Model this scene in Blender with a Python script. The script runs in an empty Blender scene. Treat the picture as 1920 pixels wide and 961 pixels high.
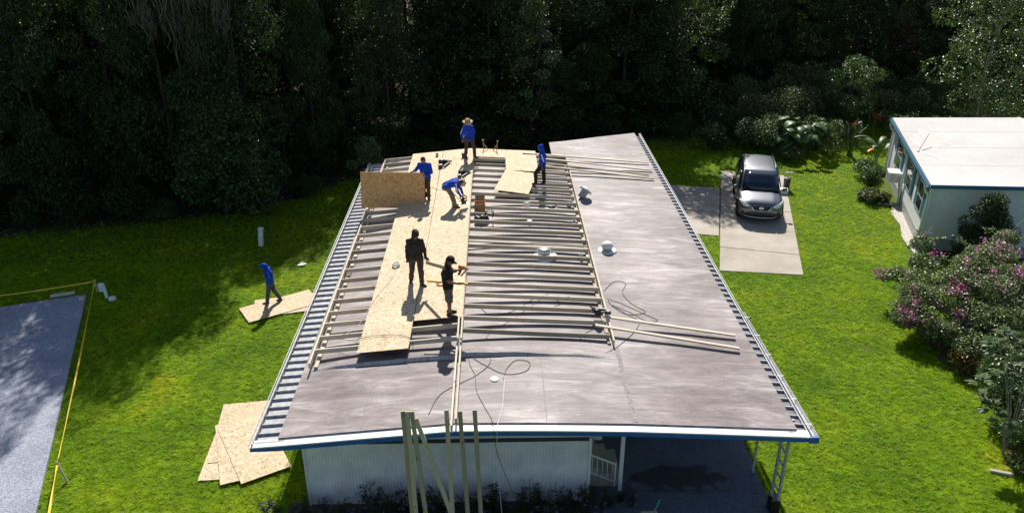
import bpy, bmesh, math, random
import numpy as np
from mathutils import Vector, Matrix, Quaternion, noise as mnoise
R = math.radians
random.seed(7)
rng = np.random.default_rng(7)
scene = bpy.context.scene

# ------------------------------------------------------------ camera, sky, sun, exposure
cam_d = bpy.data.cameras.new('camera')
cam = bpy.data.objects.new('camera', cam_d)
scene.collection.objects.link(cam)
cam.location = (0, 0, 13.2)
cam.rotation_euler = (R(90 - 25.8), 0, R(-1.3))
cam_d.sensor_width = 36.0
cam_d.lens = 36.0 * 1480 / 1920
cam_d.clip_end = 2000
scene.camera = cam

SUN_EL, SUN_AZ = R(41), R(1.5)          # azimuth measured from +Y towards +X
world = bpy.data.worlds.new('World')
scene.world = world
world.use_nodes = True
wn = world.node_tree.nodes
sky = wn.new('ShaderNodeTexSky')
sky.sky_type = 'NISHITA'
sky.sun_disc = False
sky.sun_elevation = SUN_EL
sky.sun_rotation = SUN_AZ
wn['Background'].inputs['Strength'].default_value = 0.075
world.node_tree.links.new(sky.outputs[0], wn['Background'].inputs['Color'])
sun_d = bpy.data.lights.new('sun', 'SUN')
sun_d.energy = 5.0
sun_d.angle = R(0.53)
sun_d.color = (1.0, 0.95, 0.87)
sun = bpy.data.objects.new('sun', sun_d)
scene.collection.objects.link(sun)
sdir = Vector((-math.sin(SUN_AZ) * math.cos(SUN_EL), -math.cos(SUN_AZ) * math.cos(SUN_EL), -math.sin(SUN_EL)))
sun.rotation_euler = sdir.to_track_quat('-Z', 'Y').to_euler()
sun.location = (0, 60, 60)
vs = scene.view_settings
vs.view_transform = 'Standard'
vs.look = 'None'
vs.exposure = 0.45
vs.gamma = 1.0
vs.use_curve_mapping = False
scene.cycles.max_bounces = 6
scene.cycles.transparent_max_bounces = 6

# ------------------------------------------------------------ helpers
COL = scene.collection
WORLD = {}                              # object -> its world matrix

def link(o, parent=None, M=None):
    COL.objects.link(o)
    M = M if M is not None else Matrix.Identity(4)
    o.matrix_basis = M
    if parent is not None:
        o.parent = parent
        o.matrix_parent_inverse = WORLD[parent].inverted()
    WORLD[o] = M
    return o

def tag(o, label=None, cat=None, group=None, kind=None):
    if label: o['label'] = label
    if cat: o['category'] = cat
    if group: o['group'] = group
    if kind: o['kind'] = kind
    return o

def empty(name, loc=(0, 0, 0), label=None, cat=None, group=None, rz=0):
    o = bpy.data.objects.new(name, None)
    o.empty_display_size = 0.2
    link(o, None, Matrix.Translation(loc) @ Matrix.Rotation(rz, 4, 'Z'))
    return tag(o, label, cat, group)

class MB:
    """collects shapes for ONE mesh object"""
    def __init__(s): s.v = []; s.f = []; s.m = []
    def add(s, v, f, mi=0):
        b = len(s.v); s.v += [tuple(p) for p in v]
        s.f += [tuple(i + b for i in q) for q in f]; s.m += [mi] * len(f); return s
    def box(s, c, d, mi=0, M=None):
        x, y, z = c; a, b, e = d[0] / 2, d[1] / 2, d[2] / 2
        v = [Vector((x + i * a, y + j * b, z + k * e)) for k in (-1, 1) for j in (-1, 1) for i in (-1, 1)]
        if M: v = [M @ p for p in v]
        return s.add(v, [(0, 2, 3, 1), (4, 5, 7, 6), (0, 1, 5, 4), (2, 6, 7, 3), (0, 4, 6, 2), (1, 3, 7, 5)], mi)
    def bar(s, p0, p1, w, h, up=(0, 0, 1), mi=0):
        p0, p1 = Vector(p0), Vector(p1); d = (p1 - p0).normalized(); u = Vector(up)
        sx = d.cross(u).normalized(); su = sx.cross(d).normalized()
        v = [p + sx * i * w / 2 + su * k * h / 2 for p in (p0, p1) for i, k in ((-1, -1), (1, -1), (1, 1), (-1, 1))]
        return s.add(v, [(0, 3, 2, 1), (4, 5, 6, 7), (0, 1, 5, 4), (1, 2, 6, 5), (2, 3, 7, 6), (3, 0, 4, 7)], mi)
    def tube(s, pts, rad, n=8, mi=0, cap=True):
        pts = [Vector(p) for p in pts]
        if not hasattr(rad, '__len__'): rad = [rad] * len(pts)
        rings = []; ref = None; v = []; f = []
        for i, p in enumerate(pts):
            d = (pts[min(i + 1, len(pts) - 1)] - pts[max(i - 1, 0)])
            d = d.normalized() if d.length > 1e-9 else Vector((0, 0, 1))
            if ref is None: ref = d.orthogonal().normalized()
            ref = (ref - d * ref.dot(d))
            ref = ref.normalized() if ref.length > 1e-6 else d.orthogonal().normalized()
            b = d.cross(ref)
            for k in range(n):
                a = 2 * math.pi * k / n
                v.append(p + (ref * math.cos(a) + b * math.sin(a)) * rad[i])
        for i in range(len(pts) - 1):
            for k in range(n):
                k2 = (k + 1) % n
                f.append((i * n + k, i * n + k2, (i + 1) * n + k2, (i + 1) * n + k))
        if cap:
            f.append(tuple(reversed(range(n)))); f.append(tuple((len(pts) - 1) * n + k for k in range(n)))
        return s.add(v, f, mi)
    def lathe(s, prof, c=(0, 0, 0), n=20, mi=0, M=None):
        v = []; f = []; c = Vector(c)
        for r, z in prof:
            for k in range(n):
                a = 2 * math.pi * k / n
                v.append(Vector((r * math.cos(a), r * math.sin(a), z)))
        for i in range(len(prof) - 1):
            for k in range(n):
                k2 = (k + 1) % n
                f.append((i * n + k, i * n + k2, (i + 1) * n + k2, (i + 1) * n + k))
        f.append(tuple(reversed(range(n)))); f.append(tuple((len(prof) - 1) * n + k for k in range(n)))
        if M: v = [M @ p for p in v]
        return s.add([p + c for p in v], f, mi)
    def prism(s, poly, z0, z1, mi=0):
        n = len(poly)
        v = [(p[0], p[1], z0) for p in poly] + [(p[0], p[1], z1) for p in poly]
        f = [tuple(reversed(range(n))), tuple(range(n, 2 * n))] + [(i, (i + 1) % n, n + (i + 1) % n, n + i) for i in range(n)]
        return s.add(v, f, mi)
    def grid(s, P, mi=0):
        a, b = len(P), len(P[0])
        return s.add([p for row in P for p in row], [(i * b + j, i * b + j + 1, (i + 1) * b + j + 1, (i + 1) * b + j) for i in range(a - 1) for j in range(b - 1)], mi)
    def mesh(s, name, mats, smooth=False):
        me = bpy.data.meshes.new(name)
        me.from_pydata(s.v, [], s.f)
        for m in (mats if isinstance(mats, (list, tuple)) else [mats]): me.materials.append(m)
        if any(s.m): me.polygons.foreach_set('material_index', s.m)
        if smooth: me.polygons.foreach_set('use_smooth', [True] * len(s.f))
        me.update(); return me
    def build(s, name, mats, parent=None, smooth=False, M=None, bevel=0):
        o = bpy.data.objects.new(name, s.mesh(name, mats, smooth))
        if bevel:
            b = o.modifiers.new('bevel', 'BEVEL'); b.width = bevel; b.segments = 2; b.limit_method = 'ANGLE'
        return link(o, parent, M)

def shared(name, me, parent, M):
    return link(bpy.data.objects.new(name, me), parent, M)

def copy_thing(o, loc, rz=0, scale=1.0, label=None, group=None):
    """copy a thing built round the origin, with its parts and sub-parts"""
    M = Matrix.Translation(loc) @ Matrix.Rotation(rz, 4, 'Z') @ Matrix.Diagonal((*(scale if hasattr(scale, '__len__') else (scale,) * 3), 1))
    def rec(src, par):
        c = src.copy(); COL.objects.link(c)
        if par is not None: c.parent = par
        for ch in src.children: rec(ch, c)
        return c
    c = rec(o, None)
    c.matrix_basis = M
    if label: c['label'] = label
    if group: c['group'] = group
    return c

_beams = {}
def beam(name, p0, p1, w, h, m, parent=None, up=(0, 0, 1)):
    p0, p1 = Vector(p0), Vector(p1); d = p1 - p0; L = d.length
    key = (round(L, 2), w, h, m.name)
    if key not in _beams:
        _beams[key] = MB().box((0, 0, 0), (round(L, 2), w, h)).mesh(name, m)
    x = d.normalized(); y = Vector(up).cross(x).normalized(); z = x.cross(y)
    M = Matrix.Translation((p0 + p1) / 2) @ Matrix((x, y, z)).transposed().to_4x4()
    return shared(name, _beams[key], parent, M)

def catmull(pts, k=8):
    P = [Vector(p) for p in pts]; P = [P[0] * 2 - P[1]] + P + [P[-1] * 2 - P[-2]]
    out = []
    for i in range(1, len(P) - 2):
        for j in range(k):
            t = j / k; a, b, c, d = P[i - 1:i + 3]
            out.append(0.5 * ((2 * b) + (c - a) * t + (2 * a - 5 * b + 4 * c - d) * t * t + (3 * b - a - 3 * c + d) * t ** 3))
    return out + [P[-2]]

# ------------------------------------------------------------ materials
class NT:
    def __init__(s, name):
        s.m = bpy.data.materials.new(name); s.m.use_nodes = True
        s.t = s.m.node_tree; s.n = s.t.nodes; s.bsdf = s.n['Principled BSDF']; s.out = s.n['Material Output']
    def new(s, typ, **kw):
        n = s.n.new('ShaderNode' + typ)
        for k, v in kw.items(): setattr(n, k, v)
        return n
    def lk(s, a, b): s.t.links.new(a, b)
    def coord(s, scale=(1, 1, 1), kind='Object', own=False):
        c = s.new('TexCoord'); mp = s.new('Mapping'); src = c.outputs[kind]
        mp.inputs['Scale'].default_value = scale
        if own:                                   # each board its own cut of the wood
            oi = s.new('ObjectInfo'); ad = s.new('VectorMath', operation='MULTIPLY_ADD'); ad.inputs[1].default_value = (3.7, 5.3, 7.1)
            s.lk(oi.outputs['Location'], ad.inputs[0]); s.lk(src, ad.inputs[2]); src = ad.outputs[0]
        s.lk(src, mp.inputs[0]); return mp.outputs[0]
    def noise(s, co, scale, detail=4, rough=0.6, dist=0):
        n = s.new('TexNoise'); n.inputs['Scale'].default_value = scale; n.inputs['Detail'].default_value = detail
        n.inputs['Roughness'].default_value = rough; n.inputs['Distortion'].default_value = dist
        if co is not None: s.lk(co, n.inputs['Vector'])
        return n.outputs['Fac']
    def ramp(s, fac, stops):
        r = s.new('ValToRGB'); e = r.color_ramp.elements
        while len(e) < len(stops): e.new(0.5)
        for q, (p, c) in zip(e, stops): q.position = p; q.color = (*c, 1)
        s.lk(fac, r.inputs[0]); return r.outputs[0]
    def mix(s, fac, a, b, mode='MIX'):
        n = s.new('Mix', data_type='RGBA', blend_type=mode)
        for inp, val in ((n.inputs[0], fac), (n.inputs[6], a), (n.inputs[7], b)):
            if hasattr(val, 'node'): s.lk(val, inp)
            elif hasattr(val, '__len__'): inp.default_value = (*val, 1)
            else: inp.default_value = val
        return n.outputs[2]
    def bump(s, h, strength=0.3, dist=0.02):
        b = s.new('Bump'); b.inputs['Strength'].default_value = strength; b.inputs['Distance'].default_value = dist
        s.lk(h, b.inputs['Height']); s.lk(b.outputs[0], s.bsdf.inputs['Normal'])
    def col(s, c):
        if hasattr(c, 'node'): s.lk(c, s.bsdf.inputs['Base Color'])
        else: s.bsdf.inputs['Base Color'].default_value = (*c, 1)
    def done(s, rough=0.7, metal=0.0, spec=0.5):
        s.bsdf.inputs['Roughness'].default_value = rough; s.bsdf.inputs['Metallic'].default_value = metal
        s.bsdf.inputs['Specular IOR Level'].default_value = spec
        return s.m

def simple(name, c, rough=0.6, metal=0.0, var=0.25, scale=6.0, spec=0.5, bump=0.0):
    t = NT(name); co = t.coord(); n = t.noise(co, scale, 5)
    t.col(t.ramp(n, [(0.3, [x * (1 - var) for x in c]), (0.7, [min(1, x * (1 + var)) for x in c])]))
    if bump: t.bump(n, bump)
    return t.done(rough, metal, spec)

def mat_membrane():
    t = NT('old_roof_membrane')
    co = t.coord((0.5, 2.4, 1)); a = t.noise(co, 1.3, 9, 0.72, 0.9)
    co2 = t.coord((1.1, 7.0, 1)); b = t.noise(co2, 2.2, 9, 0.8, 0.6)
    co3 = t.coord(); g = t.noise(co3, 0.35, 4, 0.6)
    c1 = t.ramp(a, [(0.30, (0.135, 0.111, 0.110)), (0.45, (0.205, 0.178, 0.177)), (0.57, (0.295, 0.265, 0.263)), (0.72, (0.52, 0.495, 0.487))])
    c2 = t.ramp(b, [(0.34, (0.42, 0.38, 0.39)), (0.48, (1, 1, 1)), (0.60, (1.05, 1.05, 1.05)), (0.70, (1.5, 1.5, 1.5))])
    c = t.mix(0.8, c1, c2, 'MULTIPLY')
    c = t.mix(0.8, c, t.ramp(g, [(0.36, (0.66, 0.59, 0.59)), (0.5, (0.95, 0.91, 0.91)), (0.64, (1.35, 1.32, 1.31))]), 'MULTIPLY')
    dk = t.noise(t.coord((1.4, 11, 1)), 1.7, 5, 0.8, 0.8)
    c = t.mix(t.ramp(dk, [(0.66, (0, 0, 0)), (0.73, (0.7, 0.7, 0.7))]), c, (0.13, 0.11, 0.115))
    sc_ = t.noise(t.coord((3.0, 13, 1)), 1.6, 6, 0.8, 0.5)
    c = t.mix(t.ramp(sc_, [(0.62, (0, 0, 0)), (0.70, (0.55, 0.55, 0.55))]), c, (0.70, 0.685, 0.67))
    sp = t.noise(t.coord((1, 1, 1)), 28, 3, 0.7)
    c = t.mix(t.ramp(sp, [(0.66, (0, 0, 0)), (0.74, (0.6, 0.6, 0.6))]), c, (0.72, 0.7, 0.69))
    t.col(c); t.bump(b, 0.25, 0.01)
    return t.done(0.6, 0, 0.35)

def mat_osb(name='oriented_strand_board', k=1.0, warm=None):
    t = NT(name)
    co = t.coord((1, 1, 1), own=True); d = t.new('TexNoise'); d.inputs['Scale'].default_value = 9; t.lk(co, d.inputs['Vector'])
    add = t.new('VectorMath', operation='MULTIPLY_ADD'); add.inputs[1].default_value = (0.12, 0.12, 0.12)
    t.lk(d.outputs['Color'], add.inputs[0]); t.lk(co, add.inputs[2])
    cols = []
    for sc in ((14, 34, 20), (34, 14, 20)):
        mp = t.new('Mapping'); mp.inputs['Scale'].default_value = sc; t.lk(add.outputs[0], mp.inputs[0])
        v = t.new('TexVoronoi'); v.inputs['Scale'].default_value = 1.0; t.lk(mp.outputs[0], v.inputs['Vector'])
        sep = t.new('SeparateColor'); t.lk(v.outputs['Color'], sep.inputs[0]); cols.append(sep.outputs[0])
    n = t.noise(co, 11, 2); wr = warm or (1, 1, 1)
    st = [(0.0, (0.42 * k, 0.28 * k, 0.15 * k)), (0.2, (0.62 * k, 0.47 * k, 0.29 * k)), (0.6, (0.74 * k, 0.60 * k, 0.41 * k)), (1.0, (0.82 * k, 0.71 * k, 0.53 * k))]
    c = t.mix(t.ramp(n, [(0.45, (0, 0, 0)), (0.55, (1, 1, 1))]), t.ramp(cols[0], st), t.ramp(cols[1], st))
    big = t.noise(co, 0.9, 3)
    c = t.mix(0.5, c, t.ramp(big, [(0.3, (0.82, 0.78, 0.72)), (0.7, (1.08, 1.06, 1.04))]), 'MULTIPLY')
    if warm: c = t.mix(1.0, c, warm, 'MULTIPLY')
    t.col(c); return t.done(0.75, 0, 0.25)

def mat_lumber(name, a, b, grain=(2, 26, 26)):
    t = NT(name)
    co = t.coord(grain, own=True); n = t.noise(co, 1.6, 5, 0.6, 1.5)
    oi = t.new('ObjectInfo')
    c = t.ramp(n, [(0.3, a), (0.7, b)])
    kn = t.new('TexVoronoi'); kn.inputs['Scale'].default_value = 1.0; t.lk(t.coord((2.6, 9, 9), own=True), kn.inputs['Vector'])
    c = t.mix(t.ramp(kn.outputs['Distance'], [(0.05, (1, 1, 1)), (0.14, (0, 0, 0))]), c, (0.09, 0.05, 0.025))
    r = t.ramp(oi.outputs['Random'], [(0.0, (0.58, 0.56, 0.54)), (0.35, (0.82, 0.80, 0.75)), (0.6, (1.0, 0.98, 0.94)), (1.0, (1.14, 1.12, 1.08))])
    c = t.mix(1.0, c, r, 'MULTIPLY')
    t.col(c); return t.done(0.75, 0, 0.25)

def mat_leaf(name, dark, light, transl=0.3, rough=0.45, tint=(1.2, 1.5, 0.5), spec=0.5):
    t = NT(name)
    g = t.new('NewGeometry'); oi = t.new('ObjectInfo')
    c = t.ramp(g.outputs['Random Per Island'], [(0.0, dark), (0.75, light), (1.0, [min(1, x * 1.5) for x in light])])
    r = t.ramp(oi.outputs['Random'], [(0.0, (0.8, 0.85, 0.8)), (1.0, (1.15, 1.1, 1.0))])
    c = t.mix(1.0, c, r, 'MULTIPLY')
    t.col(c)
    tr = t.new('BsdfTranslucent'); c2 = t.mix(1.0, c, tint, 'MULTIPLY'); t.lk(c2, tr.inputs['Color'])
    mx = t.new('MixShader'); mx.inputs[0].default_value = transl
    t.lk(t.bsdf.outputs[0], mx.inputs[1]); t.lk(tr.outputs[0], mx.inputs[2]); t.lk(mx.outputs[0], t.out.inputs['Surface'])
    return t.done(rough, 0, spec)

def mat_concrete(name, a, b, speck=0.0, sc=1.0):
    t = NT(name); co = t.coord()
    n = t.noise(co, 0.8 * sc, 6, 0.65); f = t.noise(co, 26, 4, 0.7)
    c = t.ramp(n, [(0.3, a), (0.7, b)])
    c = t.mix(0.5, c, t.ramp(f, [(0.35, (0.75, 0.74, 0.73)), (0.65, (1.15, 1.15, 1.15))]), 'MULTIPLY')
    if speck:
        s1 = t.noise(co, 26, 2, 0.8)
        c = t.mix(speck, c, t.ramp(s1, [(0.36, (0.45, 0.47, 0.54)), (0.5, (0.98, 0.99, 1.0)), (0.64, (1.5, 1.5, 1.5))]), 'MULTIPLY')
    t.col(c); t.bump(f, 0.15, 0.01)
    return t.done(0.85, 0, 0.3)

def mat_ground():
    t = NT('lawn_soil_and_grass'); co = t.coord()
    n = t.noise(co, 0.5, 5, 0.6); f = t.noise(co, 14, 4, 0.75)
    c = t.ramp(n, [(0.3, (0.075, 0.115, 0.006)), (0.7, (0.10, 0.15, 0.008))])
    c = t.mix(0.8, c, t.ramp(f, [(0.3, (0.45, 0.45, 0.4)), (0.65, (1.25, 1.2, 1.1))]), 'MULTIPLY')
    t.col(c); t.bump(f, 0.7, 0.05); return t.done(0.9, 0, 0.2)

def mat_grass():
    t = NT('grass_blade')
    g = t.new('NewGeometry'); co = g.outputs['Position']
    n = t.noise(co, 0.45, 4, 0.6); n2 = t.noise(co, 3.5, 3, 0.65)
    c = t.ramp(n, [(0.30, (0.20, 0.35, 0.005)), (0.5, (0.30, 0.44, 0.006)), (0.62, (0.38, 0.48, 0.008)), (0.75, (0.48, 0.48, 0.012))])
    c = t.mix(0.7, c, t.ramp(n2, [(0.3, (0.6, 0.65, 0.5)), (0.7, (1.3, 1.22, 1.1))]), 'MULTIPLY')
    oi = t.new('ObjectInfo')
    c = t.mix(0.6, c, t.ramp(oi.outputs['Random'], [(0, (0.6, 0.7, 0.6)), (0.9, (1.25, 1.18, 1.0)), (1.0, (1.5, 1.3, 1.1))]), 'MULTIPLY')
    t.col(c)
    tr = t.new('BsdfTranslucent'); t.lk(t.mix(1.0, c, (1.7, 1.8, 0.35), 'MULTIPLY'), tr.inputs['Color'])
    mx = t.new('MixShader'); mx.inputs[0].default_value = 0.5
    t.lk(t.bsdf.outputs[0], mx.inputs[1]); t.lk(tr.outputs[0], mx.inputs[2]); t.lk(mx.outputs[0], t.out.inputs['Surface'])
    return t.done(0.6, 0, 0.25)

MEM = mat_membrane()
OSB = mat_osb('oriented_strand_board', 0.92)
OSBR = mat_osb('strand_board_warm_light', 1.0, (1.0, 0.74, 0.50))  # held sheet's board, tinted warm to paint in light coming through it
LUM = mat_lumber('pale_framing_lumber', (0.52, 0.46, 0.36), (0.67, 0.61, 0.50))
LUMG = mat_lumber('greenish_treated_lumber', (0.43, 0.39, 0.25), (0.58, 0.53, 0.36))
WHITE = simple('white_painted_metal', (0.78, 0.78, 0.77), 0.45, var=0.06)
DIRTY = simple('stained_membrane_edge', (0.22, 0.20, 0.19), 0.8, var=0.85, scale=7)
BLUE = simple('blue_fascia_paint', (0.018, 0.13, 0.40), 0.5, var=0.15)
TEAL = simple('teal_blue_trim_paint', (0.015, 0.13, 0.22), 0.5, var=0.15)
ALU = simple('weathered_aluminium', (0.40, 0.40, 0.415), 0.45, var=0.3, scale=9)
ALUD = simple('pan_metal_recess_shade', (0.16, 0.16, 0.17), 0.6, var=0.3)  # pan aluminium darkened to paint the deep recess shade along the right eave
SIDING = simple('white_ribbed_siding', (0.82, 0.83, 0.85), 0.5, var=0.12, scale=2.5)
LAPS = simple('white_lap_siding', (0.72, 0.73, 0.74), 0.5, var=0.06)
ROOFW = mat_concrete('white_roof_coating', (0.52, 0.495, 0.475), (0.63, 0.62, 0.605), 0, 0.35)
CONC = mat_concrete('driveway_concrete', (0.36, 0.315, 0.26), (0.52, 0.47, 0.40), 0, 0.9)
SLABM = mat_concrete('speckled_blue_grey_slab', (0.25, 0.27, 0.33), (0.37, 0.39, 0.45), 0.6)
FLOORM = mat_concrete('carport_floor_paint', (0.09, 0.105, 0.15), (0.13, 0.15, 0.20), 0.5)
def stain(m):                                    # an old oil stain on the floor, with its own ragged outline
    n = m.node_tree.nodes; l = m.node_tree.links; b = n['Principled BSDF']; src = b.inputs['Base Color'].links[0].from_socket
    tc = n.new('ShaderNodeTexCoord'); mp = n.new('ShaderNodeMapping'); mp.vector_type = 'POINT'; mp.inputs['Location'].default_value = (-4.3 * 0.8, -14.8 * 2.0, 0); mp.inputs['Scale'].default_value = (0.8, 2.0, 0)
    ln = n.new('ShaderNodeVectorMath'); ln.operation = 'LENGTH'; nz_ = n.new('ShaderNodeTexNoise'); nz_.inputs['Scale'].default_value = 3.0; nz_.inputs['Detail'].default_value = 6
    ad = n.new('ShaderNodeMath'); ad.operation = 'MULTIPLY_ADD'; ad.inputs[1].default_value = 1.6
    rp = n.new('ShaderNodeValToRGB'); rp.color_ramp.elements[0].position = 0.85; rp.color_ramp.elements[0].color = (0.75, 0.75, 0.75, 1); rp.color_ramp.elements[1].position = 1.0; rp.color_ramp.elements[1].color = (0, 0, 0, 1)
    mx = n.new('ShaderNodeMix'); mx.data_type = 'RGBA'; mx.inputs[7].default_value = (0.03, 0.026, 0.024, 1); sc = n.new('ShaderNodeMath'); sc.operation = 'MULTIPLY'; sc.inputs[1].default_value = 0.55
    l.new(tc.outputs['Object'], mp.inputs[0]); l.new(mp.outputs[0], ln.inputs[0]); l.new(tc.outputs['Object'], nz_.inputs['Vector']); l.new(nz_.outputs['Fac'], ad.inputs[0]); l.new(ln.outputs['Value'], ad.inputs[2])
    l.new(ad.outputs[0], sc.inputs[0]); l.new(sc.outputs[0], rp.inputs[0]); l.new(rp.outputs[0], mx.inputs[0]); l.new(src, mx.inputs[6]); l.new(mx.outputs[2], b.inputs['Base Color'])
stain(FLOORM)
GROUND = mat_ground()
GRASS = mat_grass()
LITTER = simple('leaf_litter', (0.045, 0.034, 0.022), 0.95, var=0.6, scale=5, bump=0.6)
SOIL = simple('brown_soil', (0.11, 0.075, 0.045), 0.95, var=0.5, scale=9, bump=0.6)
SHELL = simple('pale_gravel_border', (0.5, 0.46, 0.40), 0.9, var=0.5, scale=20, bump=0.5)
BARK = simple('grey_brown_bark', (0.045, 0.037, 0.029), 0.9, var=0.5, scale=12, bump=0.7)
BARKP = simple('pale_grey_bark', (0.26, 0.23, 0.19), 0.85, var=0.4, scale=12, bump=0.4)
MOSS = simple('spanish_moss', (0.115, 0.105, 0.088), 0.95, var=0.45, scale=3)
BLACK = simple('black_plastic', (0.012, 0.012, 0.013), 0.45, var=0.3)
DGREY = simple('dark_grey_plastic', (0.05, 0.05, 0.055), 0.5, var=0.3)
ORANGE = simple('orange_plastic', (0.75, 0.22, 0.03), 0.5, var=0.15)
YELLOW = simple('yellow_plastic', (0.78, 0.55, 0.03), 0.5, var=0.12)
STEEL = simple('bare_steel', (0.55, 0.55, 0.56), 0.3, 0.9, var=0.15)
REDM = simple('red_cord_plastic', (0.45, 0.06, 0.04), 0.5, var=0.15)
GREENC = simple('green_cord_plastic', (0.02, 0.045, 0.035), 0.5, var=0.15)
WCORD = simple('white_cord_plastic', (0.75, 0.75, 0.74), 0.5, var=0.1)
TEALT = simple('bright_teal_plastic', (0.03, 0.45, 0.36), 0.5, var=0.1)
CARD = simple('brown_cardboard', (0.36, 0.21, 0.10), 0.85, var=0.2)

# ============================================================ SETTING: ground
g = MB(); S = 500
g.grid([[(-S + 2 * S * i / 20, -S + 2 * S * j / 20, 0) for j in range(21)][::-1] for i in range(21)])
tag(g.build('lawn', GROUND), kind='structure')
# forest floor: a sheet 4 mm above the lawn with an uneven edge
edge = [(-60, 27.5), (-30, 28.6), (-21, 29.3), (-16, 30.6), (-12, 31.6), (-9, 33.2), (-7, 36.0), (-4, 37.5), (0, 38), (4, 38.6), (8, 41.5), (11, 44), (14, 48.5), (20, 50.3), (30, 50.5), (60, 51)]
e2 = []
for (x0, y0), (x1, y1) in zip(edge, edge[1:]):
    for k in range(8):
        t = k / 8; e2.append((x0 + (x1 - x0) * t, y0 + (y1 - y0) * t + 0.5 * mnoise.noise((x0 + (x1 - x0) * t, 3, 0))))
e2.append(edge[-1])
def forest_edge(x):
    xs = [p[0] for p in edge]; return np.interp(x, xs, [p[1] for p in edge])
g = MB(); g.grid([[(x, y, 0.004), (x, 200, 0.004)] for x, y in e2][::-1])
tag(g.build('forest_floor', LITTER), kind='structure')

# ------------------------------------------------------------ slabs
def rot2(p, a): return (p[0] * math.cos(a) - p[1] * math.sin(a), p[0] * math.sin(a) + p[1] * math.cos(a))
# speckled slab of the lot on the left
A = R(19.2); o0 = (-14.24, 24.46)
def slab_pt(u, v): q = rot2((u, v), A); return (o0[0] + q[0], o0[1] + q[1])
LSLAB = [slab_pt(0, 0), slab_pt(-9, 0), slab_pt(-9, -16), slab_pt(0, -16)]
g = MB(); g.prism(LSLAB, -0.1, 0.09)
s_ = tag(g.build('concrete_slab', SLABM, bevel=0.012), kind='structure')
g = MB(); c_ = slab_pt(-0.75, 0.16)
g.box((0, 0, 0), (0.75, 0.14, 0.05), M=Matrix.Translation((c_[0], c_[1], 0.13)) @ Matrix.Rotation(A, 4, 'Z') @ Matrix.Rotation(0.15, 4, 'X'))
tag(g.build('form_board', LUM), 'short pale board lying at the corner of the speckled slab', 'board')
# driveway of the lot on the right, cast in panels
DA = R(-15.0); d0 = (8.3, 26.0)
def drv(u, v): q = rot2((u, v), DA); return (d0[0] + q[0], d0[1] + q[1])
drive = link(bpy.data.objects.new('driveway', None)); tag(drive, kind='structure')
cuts = [-0.1, 1.95, 4.1, 6.3, 8.6, 11.1]
for i, (a, b) in enumerate(zip(cuts, cuts[1:])):
    w = 0.012
    p = [drv(0.0, a + w - (0.06 if i == 0 else 0)), drv(2.98, a + w + (0.30 if i == 0 else 0)), drv(2.98, b - w), drv(0.0, b - w)]
    MB().prism(p, -0.1, 0.045 + 0.006 * (i % 2)).build('concrete_panel', CONC, drive, bevel=0.01)
for a, b, l0 in ((3.05, 5.6, -2.6), (5.62, 8.65, -2.4)):
    p = [drv(l0 - (0.35 if a < 4 else 0.3), a), drv(-0.05, a), drv(-0.05, b), drv(l0, b - 0.2)]
    MB().prism(p, -0.1, 0.036).build('concrete_panel', CONC, drive, bevel=0.01)
DRIVE = [drv(-2.9, 3.0), drv(0, 3.0), drv(0, -0.1), drv(2.98, 0.15), drv(2.98, 11.1), drv(0, 11.1), drv(0, 8.7), drv(-2.5, 8.5)]
# carport floor
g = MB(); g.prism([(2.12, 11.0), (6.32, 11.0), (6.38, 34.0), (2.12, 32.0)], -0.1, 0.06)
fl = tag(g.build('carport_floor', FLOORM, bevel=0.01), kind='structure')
g = MB(); g.box((4.25, 14.35, 0.062), (4.16, 0.02, 0.006)); g.build('floor_joint', DGREY, fl)
# beds
def blob(cx, cy, rx, ry, seed, n=40, k=0.3):
    out = []
    for i in range(n):
        a = 2 * math.pi * i / n; r = 1 + k * mnoise.noise((math.cos(a) * 1.6 + seed, math.sin(a) * 1.6, seed * 1.7))
        out.append((cx + rx * r * math.cos(a), cy + ry * r * math.sin(a)))
    return out
BEDS = [blob(15.0, 19.9, 1.7, 1.6, 3), blob(13.3, 15.2, 0.7, 0.9, 9), [(-4.9, 13.2), (2.1, 13.2), (2.1, 14.2), (-4.9, 14.2)]]
for i, b in enumerate(BEDS):
    g = MB(); n = len(b); g.add([(p[0], p[1], 0.006 + 0.002 * i) for p in b], [tuple(range(n))])
    tag(g.build('planting_bed', SOIL), kind='structure')

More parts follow.
